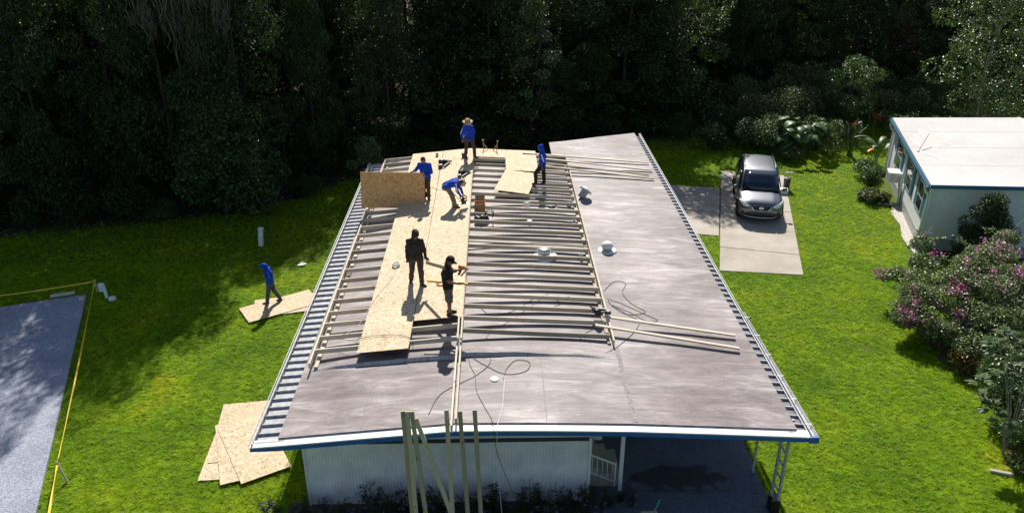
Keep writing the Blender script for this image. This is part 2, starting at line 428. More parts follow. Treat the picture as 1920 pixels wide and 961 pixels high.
# ============================================================ MAIN HOUSE
PX = [-4.55, -3.9, -3.2, -2.0, -0.9, 0.2, 1.0, 2.0, 2.86, 3.6, 4.5, 6.28]
PZ = [2.70, 2.775, 2.85, 2.955, 3.03, 3.055, 3.045, 2.995, 2.935, 2.895, 2.85, 2.745]
fx = [-5.1, -4.55, -3.2, -2.0, -0.9, 0.2, 1.0, 2.0, 2.86, 4.5, 6.28, 6.5]
fz = [2.62, 2.665, 2.785, 2.89, 2.985, 2.973, 2.958, 2.931, 2.90, 2.81, 2.70, 2.685]
def zr(x, y=20.0):
    x = max(PX[0], min(PX[-1], x)); k = max(0.0, min(1.0, (y - 13.2) / 2.3)); k = k * k * (3 - 2 * k)
    return zr0(x, y) * k + (float(np.interp(x, fx, fz)) + 0.035) * (1 - k)
def zr0(x, y=20.0):
    i = max(0, min(len(PX) - 2, int(np.searchsorted(PX, x) - 1)))
    m = lambda j: (PZ[min(j + 1, len(PX) - 1)] - PZ[max(j - 1, 0)]) / (PX[min(j + 1, len(PX) - 1)] - PX[max(j - 1, 0)])
    h = PX[i + 1] - PX[i]; t = (x - PX[i]) / h
    z = (2 * t ** 3 - 3 * t ** 2 + 1) * PZ[i] + (t ** 3 - 2 * t ** 2 + t) * h * m(i) + (-2 * t ** 3 + 3 * t ** 2) * PZ[i + 1] + (t ** 3 - t ** 2) * h * m(i + 1)
    return z + 0.012 * mnoise.noise((x * 0.8, y * 0.5, 1.3))
house = empty('mobile_home', (-1.1, 14.1, 0), 'long white mobile home being re-roofed, with low grey roof, blue fascia and open carport', 'house')
YN, YF = 13.2, 30.6
def far_y(x): return YF if x < 2.3 else 32.2 + (x - 2.3) * (34.35 - 32.2) / (6.5 - 2.3)
# membrane: top, rim and underside in one closed skin
xs = sorted(set([round(PX[0] + (PX[-1] - PX[0]) * i / 60, 3) for i in range(61)] + [2.299, 2.301]))
ys = [i / 40 for i in range(41)]
g = MB(); top = []
for x in xs:
    top.append([(x, YN + (far_y(x) - YN) * t, zr(x, YN + (far_y(x) - YN) * t)) for t in ys])
g.grid(top); g.grid([[(p[0], p[1], p[2] - 0.07) for p in row][::-1] for row in top])
for row, fl_ in ((top[0], 1), (top[-1], 0)):
    a = [(p[0], p[1], p[2]) for p in row]; b = [(p[0], p[1], p[2] - 0.07) for p in row]
    g.grid([b, a] if fl_ else [a, b], 1)
for k in (0, -1):
    a = [row[k] for row in top]; b = [(p[0], p[1], p[2] - 0.07) for p in a]
    g.grid([a, b] if k == 0 else [b, a], 1)
g.build('roof_membrane', [MEM, DIRTY], house, smooth=False)
# seams and flashing strips lying on the membrane
def strip(x0, x1, y0, y1, name, m, lift=0.006, n=24, wob=0.0):
    g = MB(); rows = []
    alongx = abs(x1 - x0) > abs(y1 - y0)
    for i in range(n + 1):
        t = i / n
        if alongx: x = x0 + (x1 - x0) * t; rows.append([(x, y0, zr(x, y0) + lift), (x, y1, zr(x, y1) + lift)])
        else:
            y = y0 + (y1 - y0) * t; w = wob * mnoise.noise((y * 1.3, x0, 0))
            rows.append([(x1 + w, y, zr(x1, y) + lift), (x0 + w, y, zr(x0, y) + lift)])
    g.grid(rows); return g.build(name, m, house)
SEAM = simple('seam_tape', (0.26, 0.235, 0.235), 0.8, var=0.5, scale=14)
strip(2.83, 2.93, 13.25, 16.1, 'roof_seam', SEAM, wob=0.05)
strip(-2.85, -2.835, 13.25, 15.6, 'roof_seam', SEAM)
strip(1.02, 1.035, 13.25, 16.0, 'roof_seam', SEAM)
# low step in the old roofing just before the new framing, its face streaked with dirt
t_ = NT('streaked_step_face'); n1 = t_.noise(t_.coord((34, 1, 5)), 1.0, 6, 0.8, 0.8); n2 = t_.noise(t_.coord(), 1.3, 3)
c_ = t_.ramp(n1, [(0.36, (0.12, 0.12, 0.13)), (0.46, (0.42, 0.41, 0.41)), (0.7, (0.60, 0.59, 0.58))]); t_.col(t_.mix(0.5, c_, t_.ramp(n2, [(0.3, (0.7, 0.7, 0.7)), (0.7, (1.1, 1.1, 1.1))]), 'MULTIPLY')); STEPM = t_.done(0.7)
g = MB(); A_, B_, C_r = [], [], []
for i in range(81):
    x = -4.45 + 7.25 * i / 80; h = np.interp(x, [-4.45, -3.0, -0.5, 0.6, 1.4, 2.1, 2.8], [0.012, 0.08, 0.095, 0.07, 0.035, 0.04, 0.008]) + 0.006 * mnoise.noise((x * 5, 0, 0))
    yb = 15.52 + (0.10 if x < -0.9 else 0.16) + 0.03 * mnoise.noise((x * 1.3, 1, 0))
    A_.append((x, yb - 0.05, zr(x, yb) + 0.003)); B_.append((x, yb, zr(x, yb) + h)); C_r.append((x, yb + 0.75, zr(x, yb + 0.75) + 0.004))
g.grid([B_, A_], 0); g.grid([C_r, B_], 1); g.build('roofing_step', [STEPM, MEM], house)
# pans along both eaves, each raised rib a part
def pans(xa, xb, za, zb, y0, y1, side):
    g = MB(); g.grid([[(xa, y0, za), (xa, y1, za)], [(xb, y0, zb), (xb, y1, zb)]][::1 if xa > xb else -1])
    g.grid([[(xa, y0, za - 0.03), (xa, y1, za - 0.03)], [(xb, y0, zb - 0.03), (xb, y1, zb - 0.03)]][::-1 if xa > xb else 1])
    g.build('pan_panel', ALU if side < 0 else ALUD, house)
    me = MB().bar((xa, 0, za + 0.026), (xb, 0, zb + 0.026), 0.035, 0.055).mesh('pan_rib', ALU)
    n = int((y1 - y0) / 0.305)
    for i in range(n + 1):
        shared('pan_rib', me, house, Matrix.Translation((0, y0 + 0.06 + 0.305 * i, 0)))
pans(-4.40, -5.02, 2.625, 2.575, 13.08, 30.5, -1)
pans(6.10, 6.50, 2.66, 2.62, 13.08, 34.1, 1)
for xa, y1 in ((-5.06, 30.6), (6.52, 34.4)):
    g = MB(); g.bar((xa, 13.05, 2.60), (xa, y1, 2.60), 0.03, 0.13); g.bar((xa + 0.05 * (1 if xa > 0 else -1), 13.0, 2.665), (xa + 0.05 * (1 if xa > 0 else -1), y1, 2.665), 0.02, 0.02)
    g.build('eave_rail', ALU, house)
# broad gutter along the near right eave, with straps
g = MB(); g.grid([[(6.56, 13.02, 2.66), (6.56, 18.3, 2.66)], [(6.565, 13.02, 2.60), (6.565, 18.3, 2.60)], [(6.66, 13.02, 2.60), (6.62, 18.3, 2.60)], [(6.70, 13.02, 2.645), (6.64, 18.3, 2.645)], [(6.71, 13.02, 2.645), (6.65, 18.3, 2.645)], [(6.67, 13.02, 2.585), (6.63, 18.3, 2.585)], [(6.55, 13.02, 2.585), (6.55, 18.3, 2.585)]])
gut = g.build('gutter', ALU, house)
for i in range(6): MB().box((6.62, 13.45 + 0.9 * i, 2.668), (0.15, 0.02, 0.006)).build('strap', WHITE, gut)
# white edge flashing and blue fascia along the near end
g = MB(); g.grid([[(x, 13.215, z + 0.004) for x, z in zip(fx, fz)], [(x, 13.0, z - 0.012) for x, z in zip(fx, fz)]][::-1])
g.grid([[(x, 13.215, z - 0.02) for x, z in zip(fx, fz)], [(x, 13.0, z - 0.036) for x, z in zip(fx, fz)]])
g.grid([[(x, 13.0, z - 0.012) for x, z in zip(fx, fz)], [(x, 13.0, z - 0.04) for x, z in zip(fx, fz)]][::-1])
g.build('edge_flashing', WHITE, house)
g = MB()
for (xa, za), (xb, zb) in zip(zip(fx, fz), list(zip(fx, fz))[1:]):
    b0, b1 = za - 0.15 + (0.03 if xa < -5 else 0), zb - 0.15
    g.add([(xa, 13.004, b0), (xb, 13.004, b1), (xb, 13.004, zb - 0.038), (xa, 13.004, za - 0.038), (xa, 13.05, b0), (xb, 13.05, b1), (xb, 13.05, zb - 0.038), (xa, 13.05, za - 0.038)],
          [(0, 1, 2, 3), (5, 4, 7, 6), (0, 4, 5, 1), (3, 2, 6, 7)])
g.box((6.60, 13.02, 2.595), (0.20, 0.06, 0.15))
g.build('fascia', BLUE, house)
g = MB(); g.grid([[(x, 13.055, z - 0.14) for x, z in zip(fx, fz)], [(x, 14.15, z - 0.14) for x, z in zip(fx, fz)]]); g.build('soffit', SIDING, house)
# walls
g = MB(); xw0, xw1, yw = -4.35, 2.08, 14.12; n = 360; rows = [[], []]
for i in range(n + 1):
    x = xw0 + (xw1 - xw0) * i / n; d = 0.02 if i % 4 in (1, 2) else 0.0
    rows[0].append((x, yw - d, 0.04)); rows[1].append((x, yw - d, 1.80))
g.grid(rows[::-1]); fw = g.build('front_wall', SIDING, house)
MB().box((-1.135, 14.105, 1.83), (6.5, 0.06, 0.07)).build('trim_strip', DGREY, fw)
g = MB(); g.prism([(-4.35, 14.13), (2.08, 14.13), (2.08, 30.3), (-4.35, 30.3)], 0.03, 2.52); g.build('wall', LAPS, house)
MB().box((2.085, 14.10, 0.95), (0.06, 0.06, 1.84)).build('corner_trim', WHITE, fw)
MB().box((-4.355, 14.10, 0.95), (0.04, 0.05, 1.84)).build('corner_trim', WHITE, fw)
# carport posts
MB().box((2.88, 14.42, 1.45), (0.085, 0.085, 2.80)).build('carport_post', WHITE, house)
MB().box((6.22, 14.95, 1.36), (0.05, 0.05, 2.6)).build('carport_post', ALU, house)
for y_ in (19.5, 24.5, 29.5): MB().box((6.22, y_, 1.36), (0.06, 0.06, 2.6)).build('carport_post', ALU, house)
g = MB()
for yy, xx in ((13.62, 6.36), (13.78, 6.26)): g.box((xx, yy, 1.36), (0.055, 0.055, 2.6))
for k in range(7): g.bar((6.36, 13.62, 0.25 + 0.36 * k), (6.26, 13.78, 0.43 + 0.36 * k), 0.02, 0.05)
cp = g.build('carport_post', ALU, house); cp['label'] = 'pair of uprights joined by slanted lattice at the carport corner'
MB().box((6.31, 13.70, 0.2), (0.2, 0.26, 0.4)).build('post_base', BLACK, cp)
# side steps with a white railing
st = empty('entry_steps', (2.5, 14.9, 0.06), 'grey entry steps with white metal railing under the carport', 'steps')
for i in range(3): MB().box((2.25 + 0.27 * i, 15.1, 0.06 + (0.55 - 0.18 * i) / 2), (0.28, 1.1, 0.55 - 0.18 * i)).build('step', CONC, st)
g = MB(); g.bar((2.14, 14.55, 1.02), (2.76, 14.55, 0.72), 0.03, 0.04); rl = g.build('handrail', WHITE, st)
MB().bar((2.14, 14.55, 0.50), (2.76, 14.55, 0.2), 0.03, 0.03).build('bottom_rail', WHITE, st)
for i in range(5):
    x = 2.22 + 0.12 * i; z = 1.02 - (x - 2.14) * 0.48; MB().bar((x, 14.55, z - 0.5), (x, 14.55, z), 0.014, 0.014, (0, 1, 0)).build('baluster', WHITE, st)
MB().bar((2.77, 14.55, 0.06), (2.77, 14.55, 0.78), 0.045, 0.045, (0, 1, 0)).build('railing_post', WHITE, st)
MB().box((2.35, 15.7, 0.75), (0.5, 0.05, 0.45)).build('side_panel', LAPS, st)

# ============================================================ NEW ROOF FRAMING
fr = empty('roof_framing', (-0.9, 23, 3.1), 'new timber roof framing of pale rafters partly sheathed with strand board', 'framing')
ZR0 = 3.245
def zlf(x): return ZR0 - 0.094 * (-1.0 - x)          # centre line of a left rafter
def zrt(x): return ZR0 - 0.0525 * (x + 0.78)         # centre line of a right rafter
for xb, y0 in ((-0.93, 12.78), (-0.845, 13.0)):
    ext = 30.4
    for k, (a, b) in enumerate(((y0, 17.2), (17.2, 22.0), (22.0, 26.8), (26.8, ext))):
        dz = 0.02 if k == 0 else 0
        beam('ridge_board', (xb, a, 3.235 - (0.02 if a == y0 else 0)), (xb, b - 0.004, 3.235), 0.04, 0.14, LUM, fr)
for k in range(24):
    y = 16.15 + 0.61 * k
    if y < 30.45: beam('rafter', (-4.34, y + random.uniform(-0.02, 0.02), zlf(-4.34) - 0.015), (-0.955, y, zlf(-0.955) - 0.015), 0.04, 0.12, LUM, fr)
for k in range(23):
    y = 16.52 + 0.61 * k; x1 = 2.78 + random.uniform(-0.03, 0.02)
    beam('rafter', (-0.82, y, zrt(-0.82) - 0.015), (x1, y + random.uniform(-0.03, 0.03) - 0.04, zrt(x1) - 0.015), 0.04, 0.12, LUM, fr)
beam('rafter', (-0.82, 21.72, zrt(-0.82) - 0.02), (2.78, 21.66, zrt(2.78) - 0.02), 0.04, 0.04, LUM, fr)
for a, b in ((15.55, 20.4), (20.4, 25.3), (25.3, 30.2)):
    beam('edge_rail', (-4.37, a, 2.90), (-4.37, b - 0.005, 2.90), 0.04, 0.14, LUM, fr)
    beam('edge_rail', (-4.25, a + 0.1, 2.79), (-4.25, b, 2.79), 0.09, 0.04, LUM, fr)
for a, b in ((16.2, 21.0), (21.0, 25.8), (25.8, 30.4)):
    beam('edge_rail', (2.83, a, 3.03), (2.83, b - 0.005, 3.03), 0.04, 0.15, LUM, fr)
    beam('edge_rail', (2.73, a + 0.05, 2.97), (2.73, b - 0.03, 2.97), 0.09, 0.04, LUM, fr)
for k in range(22):                                   # short blocks and brackets along the ridge
    y = 17.0 + 0.61 * k
    beam('ridge_block', (-0.888, y, 3.30), (-0.888, y + 0.12, 3.30), 0.07, 0.025, LUM, fr)
_pan = {}
def panel(name, c, rz, tilt, size, parent=None, mat_=None, extra=None):
    """one strand board sheet; tilt is the slope along its local x"""
    key = (round(size[0], 2), round(size[1], 2), mat_)
    if key not in _pan: _pan[key] = MB().box((0, 0, 0), (size[0], size[1], 0.013)).mesh('strand_board', mat_ or OSB)
    M = Matrix.Translation(c) @ Matrix.Rotation(rz, 4, 'Z') @ (extra if extra else Matrix.Rotation(tilt, 4, 'Y'))
    return shared(name, _pan[key], parent, M)
TL = -math.atan(0.094); TR_ = math.atan(0.0525)
def zosb(x): return (zlf(x) if x < -0.9 else zrt(x)) + 0.045 + 0.0075
for x0, y0, n, dz in ((-3.29, 15.79, 6, 0), (-2.062, 17.06, 5, 0)):
    for k in range(n):
        xc = x0 + 0.61; panel('sheathing_panel', (xc + random.uniform(-.004, .004), y0 + 1.22 + 2.444 * k, zosb(xc) + 0.001), random.uniform(-.0025, .0025), TL, (1.218, 2.438), fr)
panel('sheathing_panel', (-1.452, 17.06 + 5 * 2.444 + 0.6, zosb(-1.452) + 0.001), 0, TL, (1.218, 1.17), fr)
panel('sheathing_panel', (1.02, 29.24, zosb(1.02)), 0, TR_, (1.218, 2.438), fr)
panel('sheathing_panel', (-0.235, 29.96, zosb(-0.235)), 0, TR_, (1.28, 1.0), fr)
# loose and held sheets
tag(panel('strand_board_sheet', (0.77, 26.72, zosb(0.77) + 0.05), R(-12), TR_ + 0.01, (1.22, 2.1)), 'loose strand board sheet lying askew on the right rafters beside the hooded worker', 'board')
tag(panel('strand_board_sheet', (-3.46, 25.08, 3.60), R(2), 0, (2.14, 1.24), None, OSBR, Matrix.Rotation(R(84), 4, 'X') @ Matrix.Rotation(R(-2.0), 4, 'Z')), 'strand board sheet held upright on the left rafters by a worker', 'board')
ST = [((-7.32, 23.50), 32, 0.055, (2.44, 1.12), 'upper strand board sheet on the grass under the hooded worker in blue'),
      ((-6.95, 23.62), 14, 0.035, (2.44, 1.22), 'lower strand board sheet half hidden under another on the grass beside the eave'),
      ((-6.72, 16.2), 4, 0.03, (1.22, 2.44), 'lowest strand board sheet of the fanned pile by the near left eave'),
      ((-6.76, 16.85), 8, 0.045, (1.22, 2.44), 'strand board sheet reaching farthest back in the fanned pile on the grass'),
      ((-6.48, 16.1), 20, 0.06, (1.22, 2.44), 'second strand board sheet from the top of the fanned pile on grass'),
      ((-6.22, 16.12), 30, 0.075, (1.22, 2.44), 'topmost strand board sheet of the fanned pile on the grass')]
for (c, a, z, sz, lb) in ST: tag(panel('strand_board_sheet', (c[0], c[1], z + 0.03), R(a), 0, sz), lb, 'board', 'loose strand board sheets')
# planks across the carport roof
PL = [((2.69, 17.28, 3.14), (5.96, 16.77, 2.845), 'pale plank across the near carport roof, the farther of two'),
      ((2.45, 16.86, 3.135), (5.89, 16.16, 2.85), 'pale plank across the near carport roof, the nearer of two'),
      ((1.1, 30.05, 3.235), (6.15, 29.93, 2.83), 'farthest of four planks laid from the framing over the far carport roof'),
      ((1.7, 29.4, 3.23), (6.12, 29.04, 2.83), 'second farthest of four planks laid over the far carport roof'),
      ((1.7, 28.86, 3.23), (5.9, 28.5, 2.84), 'third farthest of four planks laid over the far carport roof'),
      ((1.75, 28.52, 3.23), (6.02, 28.08, 2.835), 'nearest of four planks laid over the far carport roof')]
for a, b, lb in PL: tag(beam('plank', a, b, 0.089, 0.04, LUM), lb, 'plank', 'loose planks on the roof')
# boards leaning on the near eave
LB = [(-1.91, -1.78, 3.46, 'leftmost of the treated boards leaning on the blue fascia'), (-1.815, -1.70, 3.48, 'second treated board from the left, tight against the leftmost, leaning on the fascia'),
      (-1.73, -1.50, 3.45, 'third treated board from the left leaning on the blue fascia'), (-1.65, -0.95, 3.30, 'strongly slanted treated board leaning on the blue fascia'),
      (-1.03, -0.95, 3.47, 'treated board leaning just left of the projecting ridge board'), (-0.76, -0.63, 3.44, 'treated board leaning just right of the projecting ridge board'),
      (-0.46, -0.36, 3.46, 'rightmost of the treated boards leaning on the blue fascia')]
for i, (xt, xm, zt, lb) in enumerate(LB):
    k = zt / (zt - 1.15); xb = xt + (xm - xt) * k; yo = 0.0 if i != 1 else -0.045
    yt = 12.935 + 0.25 * (zt - 3.05) + yo; yb = 12.935 - 0.25 * 3.05 + yo
    tag(beam('leaning_board', (xb, yb, 0.01), (xt, yt, zt), 0.04, 0.089, LUMG, up=(1, 0, 0)), lb, 'board', 'treated boards leaning on the eave')

# ============================================================ ROOF FITTINGS (fixed to the house)
Z = lambda x, y: zr(x, y)
def at_roof(x, y): return Vector((x, y, zr(x, y)))
g = MB(); p = at_roof(3.38, 21.62)
g.lathe([(0.0, 0.0), (0.30, 0.0), (0.30, 0.012), (0.16, 0.02)], p, 28); dv = g.build('dome_vent', WHITE, house, True)
g = MB(); g.lathe([(0.15, 0.015), (0.15, 0.13)], p, 24); g.build('vent_collar', ALU, dv, True)
g = MB(); g.lathe([(0.165, 0.12), (0.185, 0.14), (0.18, 0.19), (0.15, 0.245), (0.09, 0.285), (0.02, 0.30)], p, 24); g.build('vent_cap', WHITE, dv, True)
g = MB(); p = at_roof(1.42, 21.02)
g.lathe([(0.0, 0.0), (0.40, 0.0), (0.40, 0.01), (0.2, 0.016)], p, 26); rv = g.build('ribbed_vent', WHITE, house, True)
g = MB(); g.lathe([(0.175, 0.012), (0.175, 0.08)], p, 22); g.lathe([(0.16, 0.20), (0.19, 0.21), (0.05, 0.235), (0.01, 0.235)], p, 22); g.build('vent_drum', ALU, rv, True)
for k in range(14):
    a = 2 * math.pi * k / 14
    MB().box((0, 0, 0), (0.02, 0.05, 0.13), M=Matrix.Translation(p + Vector((0.18 * math.cos(a), 0.18 * math.sin(a), 0.145))) @ Matrix.Rotation(a + 0.5, 4, 'Z')).build('vent_fin', WHITE, rv)
for (x, y, r, h) in ((2.52, 20.98, 0.055, 0.16), (2.55, 23.5, 0.05, 0.17), (2.52, 25.1, 0.035, 0.15)):
    g = MB(); p = at_roof(x, y); g.lathe([(0.09, 0.0), (0.09, 0.01), (r, 0.03), (r, h), (r * .8, h), (r * .8, h - 0.05)], p, 14); g.build('vent_pipe', ALU, house, True)
g = MB(); g.lathe([(0.0, 0.0), (0.22, 0.0), (0.22, 0.006)], at_roof(1.92, 24.92), 26); g.build('flashing_ring', WHITE, house, True)
g = MB(); g.lathe([(0.0, 0.006), (0.13, 0.006), (0.13, 0.010)], at_roof(1.92, 24.9), 22); g.build('open_vent_hole', BLACK, house, True)
# knocked over vent
bv = empty('loose_vent_cap', at_roof(3.12, 25.85), 'white roof vent knocked over on the grey carport roof', 'vent')
p = at_roof(3.12, 25.9); M = Matrix.Translation(p + Vector((0.0, 0, 0.20))) @ Matrix.Rotation(R(38), 4, 'Y') @ Matrix.Rotation(R(-25), 4, 'X')
MB().lathe([(0.0, 0.10), (0.24, 0.10), (0.25, 0.12), (0.15, 0.15), (0.12, 0.20), (0.02, 0.22)], (0, 0, 0), 24, M=M).build('vent_hood', WHITE, bv, True)
MB().lathe([(0.13, -0.18), (0.13, 0.10)], (0, 0, 0), 20, M=M).build('vent_throat', ALU, bv, True)
MB().box((0, 0, 0), (0.36, 0.36, 0.012), M=Matrix.Translation(p + Vector((-0.08, -0.1, 0.02))) @ Matrix.Rotation(0.5, 4, 'Z')).build('vent_flange', ALU, bv)
# small loose things on the roof
def small(name, x, y, z, prof, m, label, cat, lid=None):
    e = MB().lathe(prof, (0, 0, 0), 18).build(name, m, None, True, Matrix.Translation((x, y, z)))
    return tag(e, label, cat)
c = small('paint_can', 1.07, 24.82, Z(1.07, 24.8), [(0.085, 0), (0.085, 0.2), (0.078, 0.2), (0.078, 0.17), (0.01, 0.17)], WHITE, 'small white open can standing between the right rafters', 'can')
MB().tube([Vector((1.07 + 0.087 * math.cos(a), 24.82 - 0.02, Z(1.07, 24.8) + 0.13 - 0.07 * math.sin(a))) for a in np.linspace(0, math.pi, 9)], 0.004, 5).build('handle', STEEL, c)
small('plastic_tub', 1.1, 23.45, Z(1.1, 23.4), [(0.07, 0), (0.085, 0.09), (0.09, 0.10), (0.01, 0.105)], WHITE, 'low white plastic tub on the old roof between rafters', 'tub')
small('plastic_disc', -0.06, 14.72, Z(-0.06, 14.7), [(0.095, 0), (0.095, 0.016), (0.085, 0.02), (0.01, 0.02)], WHITE, 'round white disc lying on the near grey roof', 'disc')
small('small_cup', -2.28, 29.86, zosb(-2.28) + 0.008, [(0.05, 0), (0.06, 0.12), (0.052, 0.12), (0.045, 0.02), (0.005, 0.02)], ALU, 'small grey cup standing on the far sheathing', 'cup')
b = small('paint_bucket', -1.22, 29.42, zosb(-1.22) + 0.008, [(0.065, 0), (0.08, 0.14), (0.072, 0.14), (0.06, 0.02), (0.005, 0.02)], DGREY, 'small dark pail beside the shoes of the straw-hatted worker', 'pail')
MB().tube([Vector((-1.22 + 0.08 * math.cos(a), 29.42 - 0.03 * math.sin(a), zosb(-1.22) + 0.15 + 0.09 * math.sin(a))) for a in np.linspace(0, math.pi, 10)], 0.006, 5).build('handle', STEEL, b)
w = empty('nail_box', (-0.5, 24.6, 3.05), 'open brown carton of nails wedged between rafters by the ridge', 'box')
for (cx, cy, sx, sy) in ((-0.52, 24.42, 0.36, 0.015), (-0.52, 24.74, 0.36, 0.015), (-0.695, 24.58, 0.015, 0.30), (-0.345, 24.58, 0.015, 0.30)):
    MB().box((cx, cy, 3.20), (sx, sy, 0.26)).build('side', CARD, w)
MB().box((-0.52, 24.58, 3.14), (0.32, 0.28, 0.02)).build('contents', ORANGE, w)
MB().box((0.0, 0, 0), (0.33, 0.22, 0.01), M=Matrix.Translation((-0.52, 24.84, 3.37)) @ Matrix.Rotation(R(50), 4, 'X')).build('flap', CARD, w)
tb = empty('tool_bag', (-0.45, 23.55, 3.04), 'slumped black tool bag lying between rafters beside the ridge', 'bag')
g = MB(); P = []
for i in range(9):
    row = []
    for j in range(14):
        a = 2 * math.pi * j / 13; r = max(0.02, 1 - abs((i - 4) / 4.05) ** 5)
        q = Vector((-0.45 + (i - 4) * 0.062, 23.55 + 0.15 * r * math.cos(a), 3.05 + max(0.0, 0.13 + 0.17 * r * math.sin(a) * (0.75 + 0.25 * math.sin(i * 1.9)))))
        q += Vector((0, 1, 1)) * 0.06 * mnoise.noise(q * 7); row.append(q)
    P.append(row)
g.grid(P); g.build('bag_body', BLACK, tb, True)
for dy in (-0.06, 0.09):
    MB().tube(catmull([(-0.36, 23.55 + dy, 3.27), (-0.28, 23.55 + dy, 3.42), (-0.14, 23.55 + dy, 3.45), (-0.06, 23.55 + dy, 3.36), (-0.10, 23.55 + dy, 3.24)]), 0.014, 6).build('strap', BLACK, tb)

def nail_gun(loc, rz, tilt, label, s=1.0):
    e = empty('nail_gun', loc, label, 'nail gun', 'nail guns', rz)
    T = Matrix.Translation(loc) @ Matrix.Rotation(rz, 4, 'Z') @ Matrix.Rotation(tilt, 4, 'X') @ Matrix.Scale(s, 4)
    MB().lathe([(0.035, 0), (0.058, 0.006), (0.06, 0.13), (0.045, 0.14), (0.04, 0.20), (0.02, 0.205), (0.016, 0.30), (0.012, 0.31)], (0, 0, 0), 14, M=T @ Matrix.Translation((0, 0, 0.07)) @ Matrix.Rotation(R(90), 4, 'Y')).build('motor_housing', BLACK, e, True)
    MB().bar(T @ Vector((0.07, 0, 0.06)), T @ Vector((0.02, -0.17, 0.05)), 0.045, 0.05).build('grip', DGREY, e, bevel=0.01)
    MB().bar(T @ Vector((0.25, -0.01, 0.05)), T @ Vector((0.06, -0.26, 0.05)), 0.05, 0.06).build('magazine', BLACK, e, bevel=0.006)
    MB().box((0.0, -0.2, 0.05), (0.09, 0.08, 0.075), M=T).build('battery', DGREY, e, bevel=0.008)
    return e
nail_gun((-2.15, 28.75, zosb(-2.1)), R(15), 0, 'black nail gun lying on the far left sheathing, the farther of two', 1.7)
nail_gun((-1.35, 27.42, zosb(-1.3)), R(10), 0, 'black nail gun lying on sheathing close to the ridge', 1.45)
nail_gun((2.58, 17.2, 3.17), R(115), 0, 'black nail gun resting on the end of the near right rail', 1.35)
# two little roof brackets standing at the far ridge
for x, y, s, lb in ((-0.42, 30.36, 1, 'left one of two slim timber brackets standing at the far roof edge'), (0.06, 30.28, -1, 'right one of two slim timber brackets standing at the far roof edge')):
    e = empty('roof_bracket', (x, y, zosb(x)), lb, 'bracket', 'brackets at the far edge'); z = zosb(x) + 0.01
    MB().bar((x - 0.02 * s, y, z), (x - 0.05 * s, y, z + 0.36), 0.03, 0.03, (0, 1, 0)).build('upright', CARD, e)
    MB().bar((x - 0.03 * s, y, z + 0.24), (x + 0.14 * s, y - 0.05, z + 0.02), 0.03, 0.03, (0, 1, 0)).build('brace', CARD, e)
    MB().lathe([(0.005, 0), (0.03, 0.012), (0.03, 0.05), (0.005, 0.062)], (x - 0.05 * s, y, z + 0.36), 10).build('knob', LUM, e, True)

# ============================================================ CORDS
def cord(pts, r, m, label, zfun=None, k=8):
    P = [Vector((p[0], p[1], p[2] if len(p) > 2 else zr(p[0], p[1]) + r)) for p in pts]
    Q = catmull(P, k)
    if zfun: Q = [Vector((q.x, q.y, zfun(q.x, q.y, q.z))) for q in Q]
    r *= 0.62
    o = MB().tube(Q, r, 6).build('power_cord', m, None, True)
    return tag(o, label, 'cord', 'cords and hoses on the roof')
onroof = lambda x, y, z: zr(x, y) + 0.012
cord([(2.95, 19.0), (3.3, 19.55), (3.62, 19.5), (3.45, 18.9), (3.62, 18.3), (3.9, 17.9), (3.4, 17.75), (3.1, 18.1), (3.0, 18.5), (3.35, 18.3), (3.9, 17.75), (4.15, 17.5), (3.85, 17.45), (3.5, 17.85), (3.05, 18.25), (3.0, 18.6)], 0.011, GREENC, 'dark green cord looped in coils on the carport roof', onroof)
cord([(3.0, 18.3), (3.4, 17.75), (3.65, 17.4), (3.45, 16.9), (3.1, 16.4), (2.75, 16.0), (2.35, 15.75), (2.05, 16.1), (2.1, 16.6), (2.5, 17.0, 3.12)], 0.010, GREENC, 'dark cord running round the near end of the right rail', onroof)
cord([(-1.45, 13.55), (-1.25, 14.2), (-0.8, 14.6), (-0.45, 14.9), (-0.15, 15.4), (-0.25, 16.1), (-0.5, 15.95), (-0.55, 15.6), (-0.2, 15.2), (0.2, 14.9), (0.65, 15.0), (0.75, 15.35), (0.45, 15.45), (0.22, 15.1), (0.15, 14.7)], 0.011, GREENC, 'dark cord with wide loops on the near roof right of the ridge', onroof)
cord([(0.17, 14.8), (0.14, 14.2), (0.1, 13.7), (0.02, 13.25), (0.0, 12.96, 3.02), (-0.02, 12.94, 2.5), (0.05, 12.9, 1.2), (0.15, 12.7, 0.03)], 0.009, WCORD, 'thin white cord dropping over the near eave', None)
cord([(-0.7, 16.0), (-0.62, 15.3), (-0.5, 14.9), (-0.45, 14.3), (-0.3, 13.8), (-0.12, 13.3), (-0.08, 12.95, 3.03), (0.0, 12.92, 2.4), (0.3, 12.95, 1.4), (0.6, 12.9, 0.5), (0.75, 12.85, 0.03)], 0.010, BLACK, 'black cord hanging over the near eave to the flower bed', None)
cord([(-1.75, 12.9, 1.9), (-1.86, 13.3, 1.0), (-2.05, 13.4, 0.03)], 0.010, BLACK, 'short black cord hanging behind the leftmost leaning boards', None)
cord([(-0.7, 16.3), (-0.6, 15.6), (-0.45, 15.85), (-0.3, 15.55)], 0.008, REDM, 'short red cord crossing the near ridge', onroof)
zo = lambda x, y, z: max(zosb(x) + 0.02, zr(x, y))
cord([(-3.9, 16.6, 2.99), (-3.5, 16.35, 3.1), (-3.0, 16.45, 3.15), (-2.4, 16.4, 3.2), (-2.05, 16.2, 3.2), (-1.95, 15.9, 3.0), (-1.6, 15.55, 2.99), (-1.1, 15.7, 3.03)], 0.011, GREENC, 'dark green cord draped over the near sheathing edge', None)
cord([(-2.8, 20.2), (-2.9, 19.4), (-3.15, 18.6), (-3.35, 17.6), (-3.5, 16.9), (-3.9, 16.6)], 0.009, ALU, 'thin grey cord trailing along the left sheathing edge', zo)
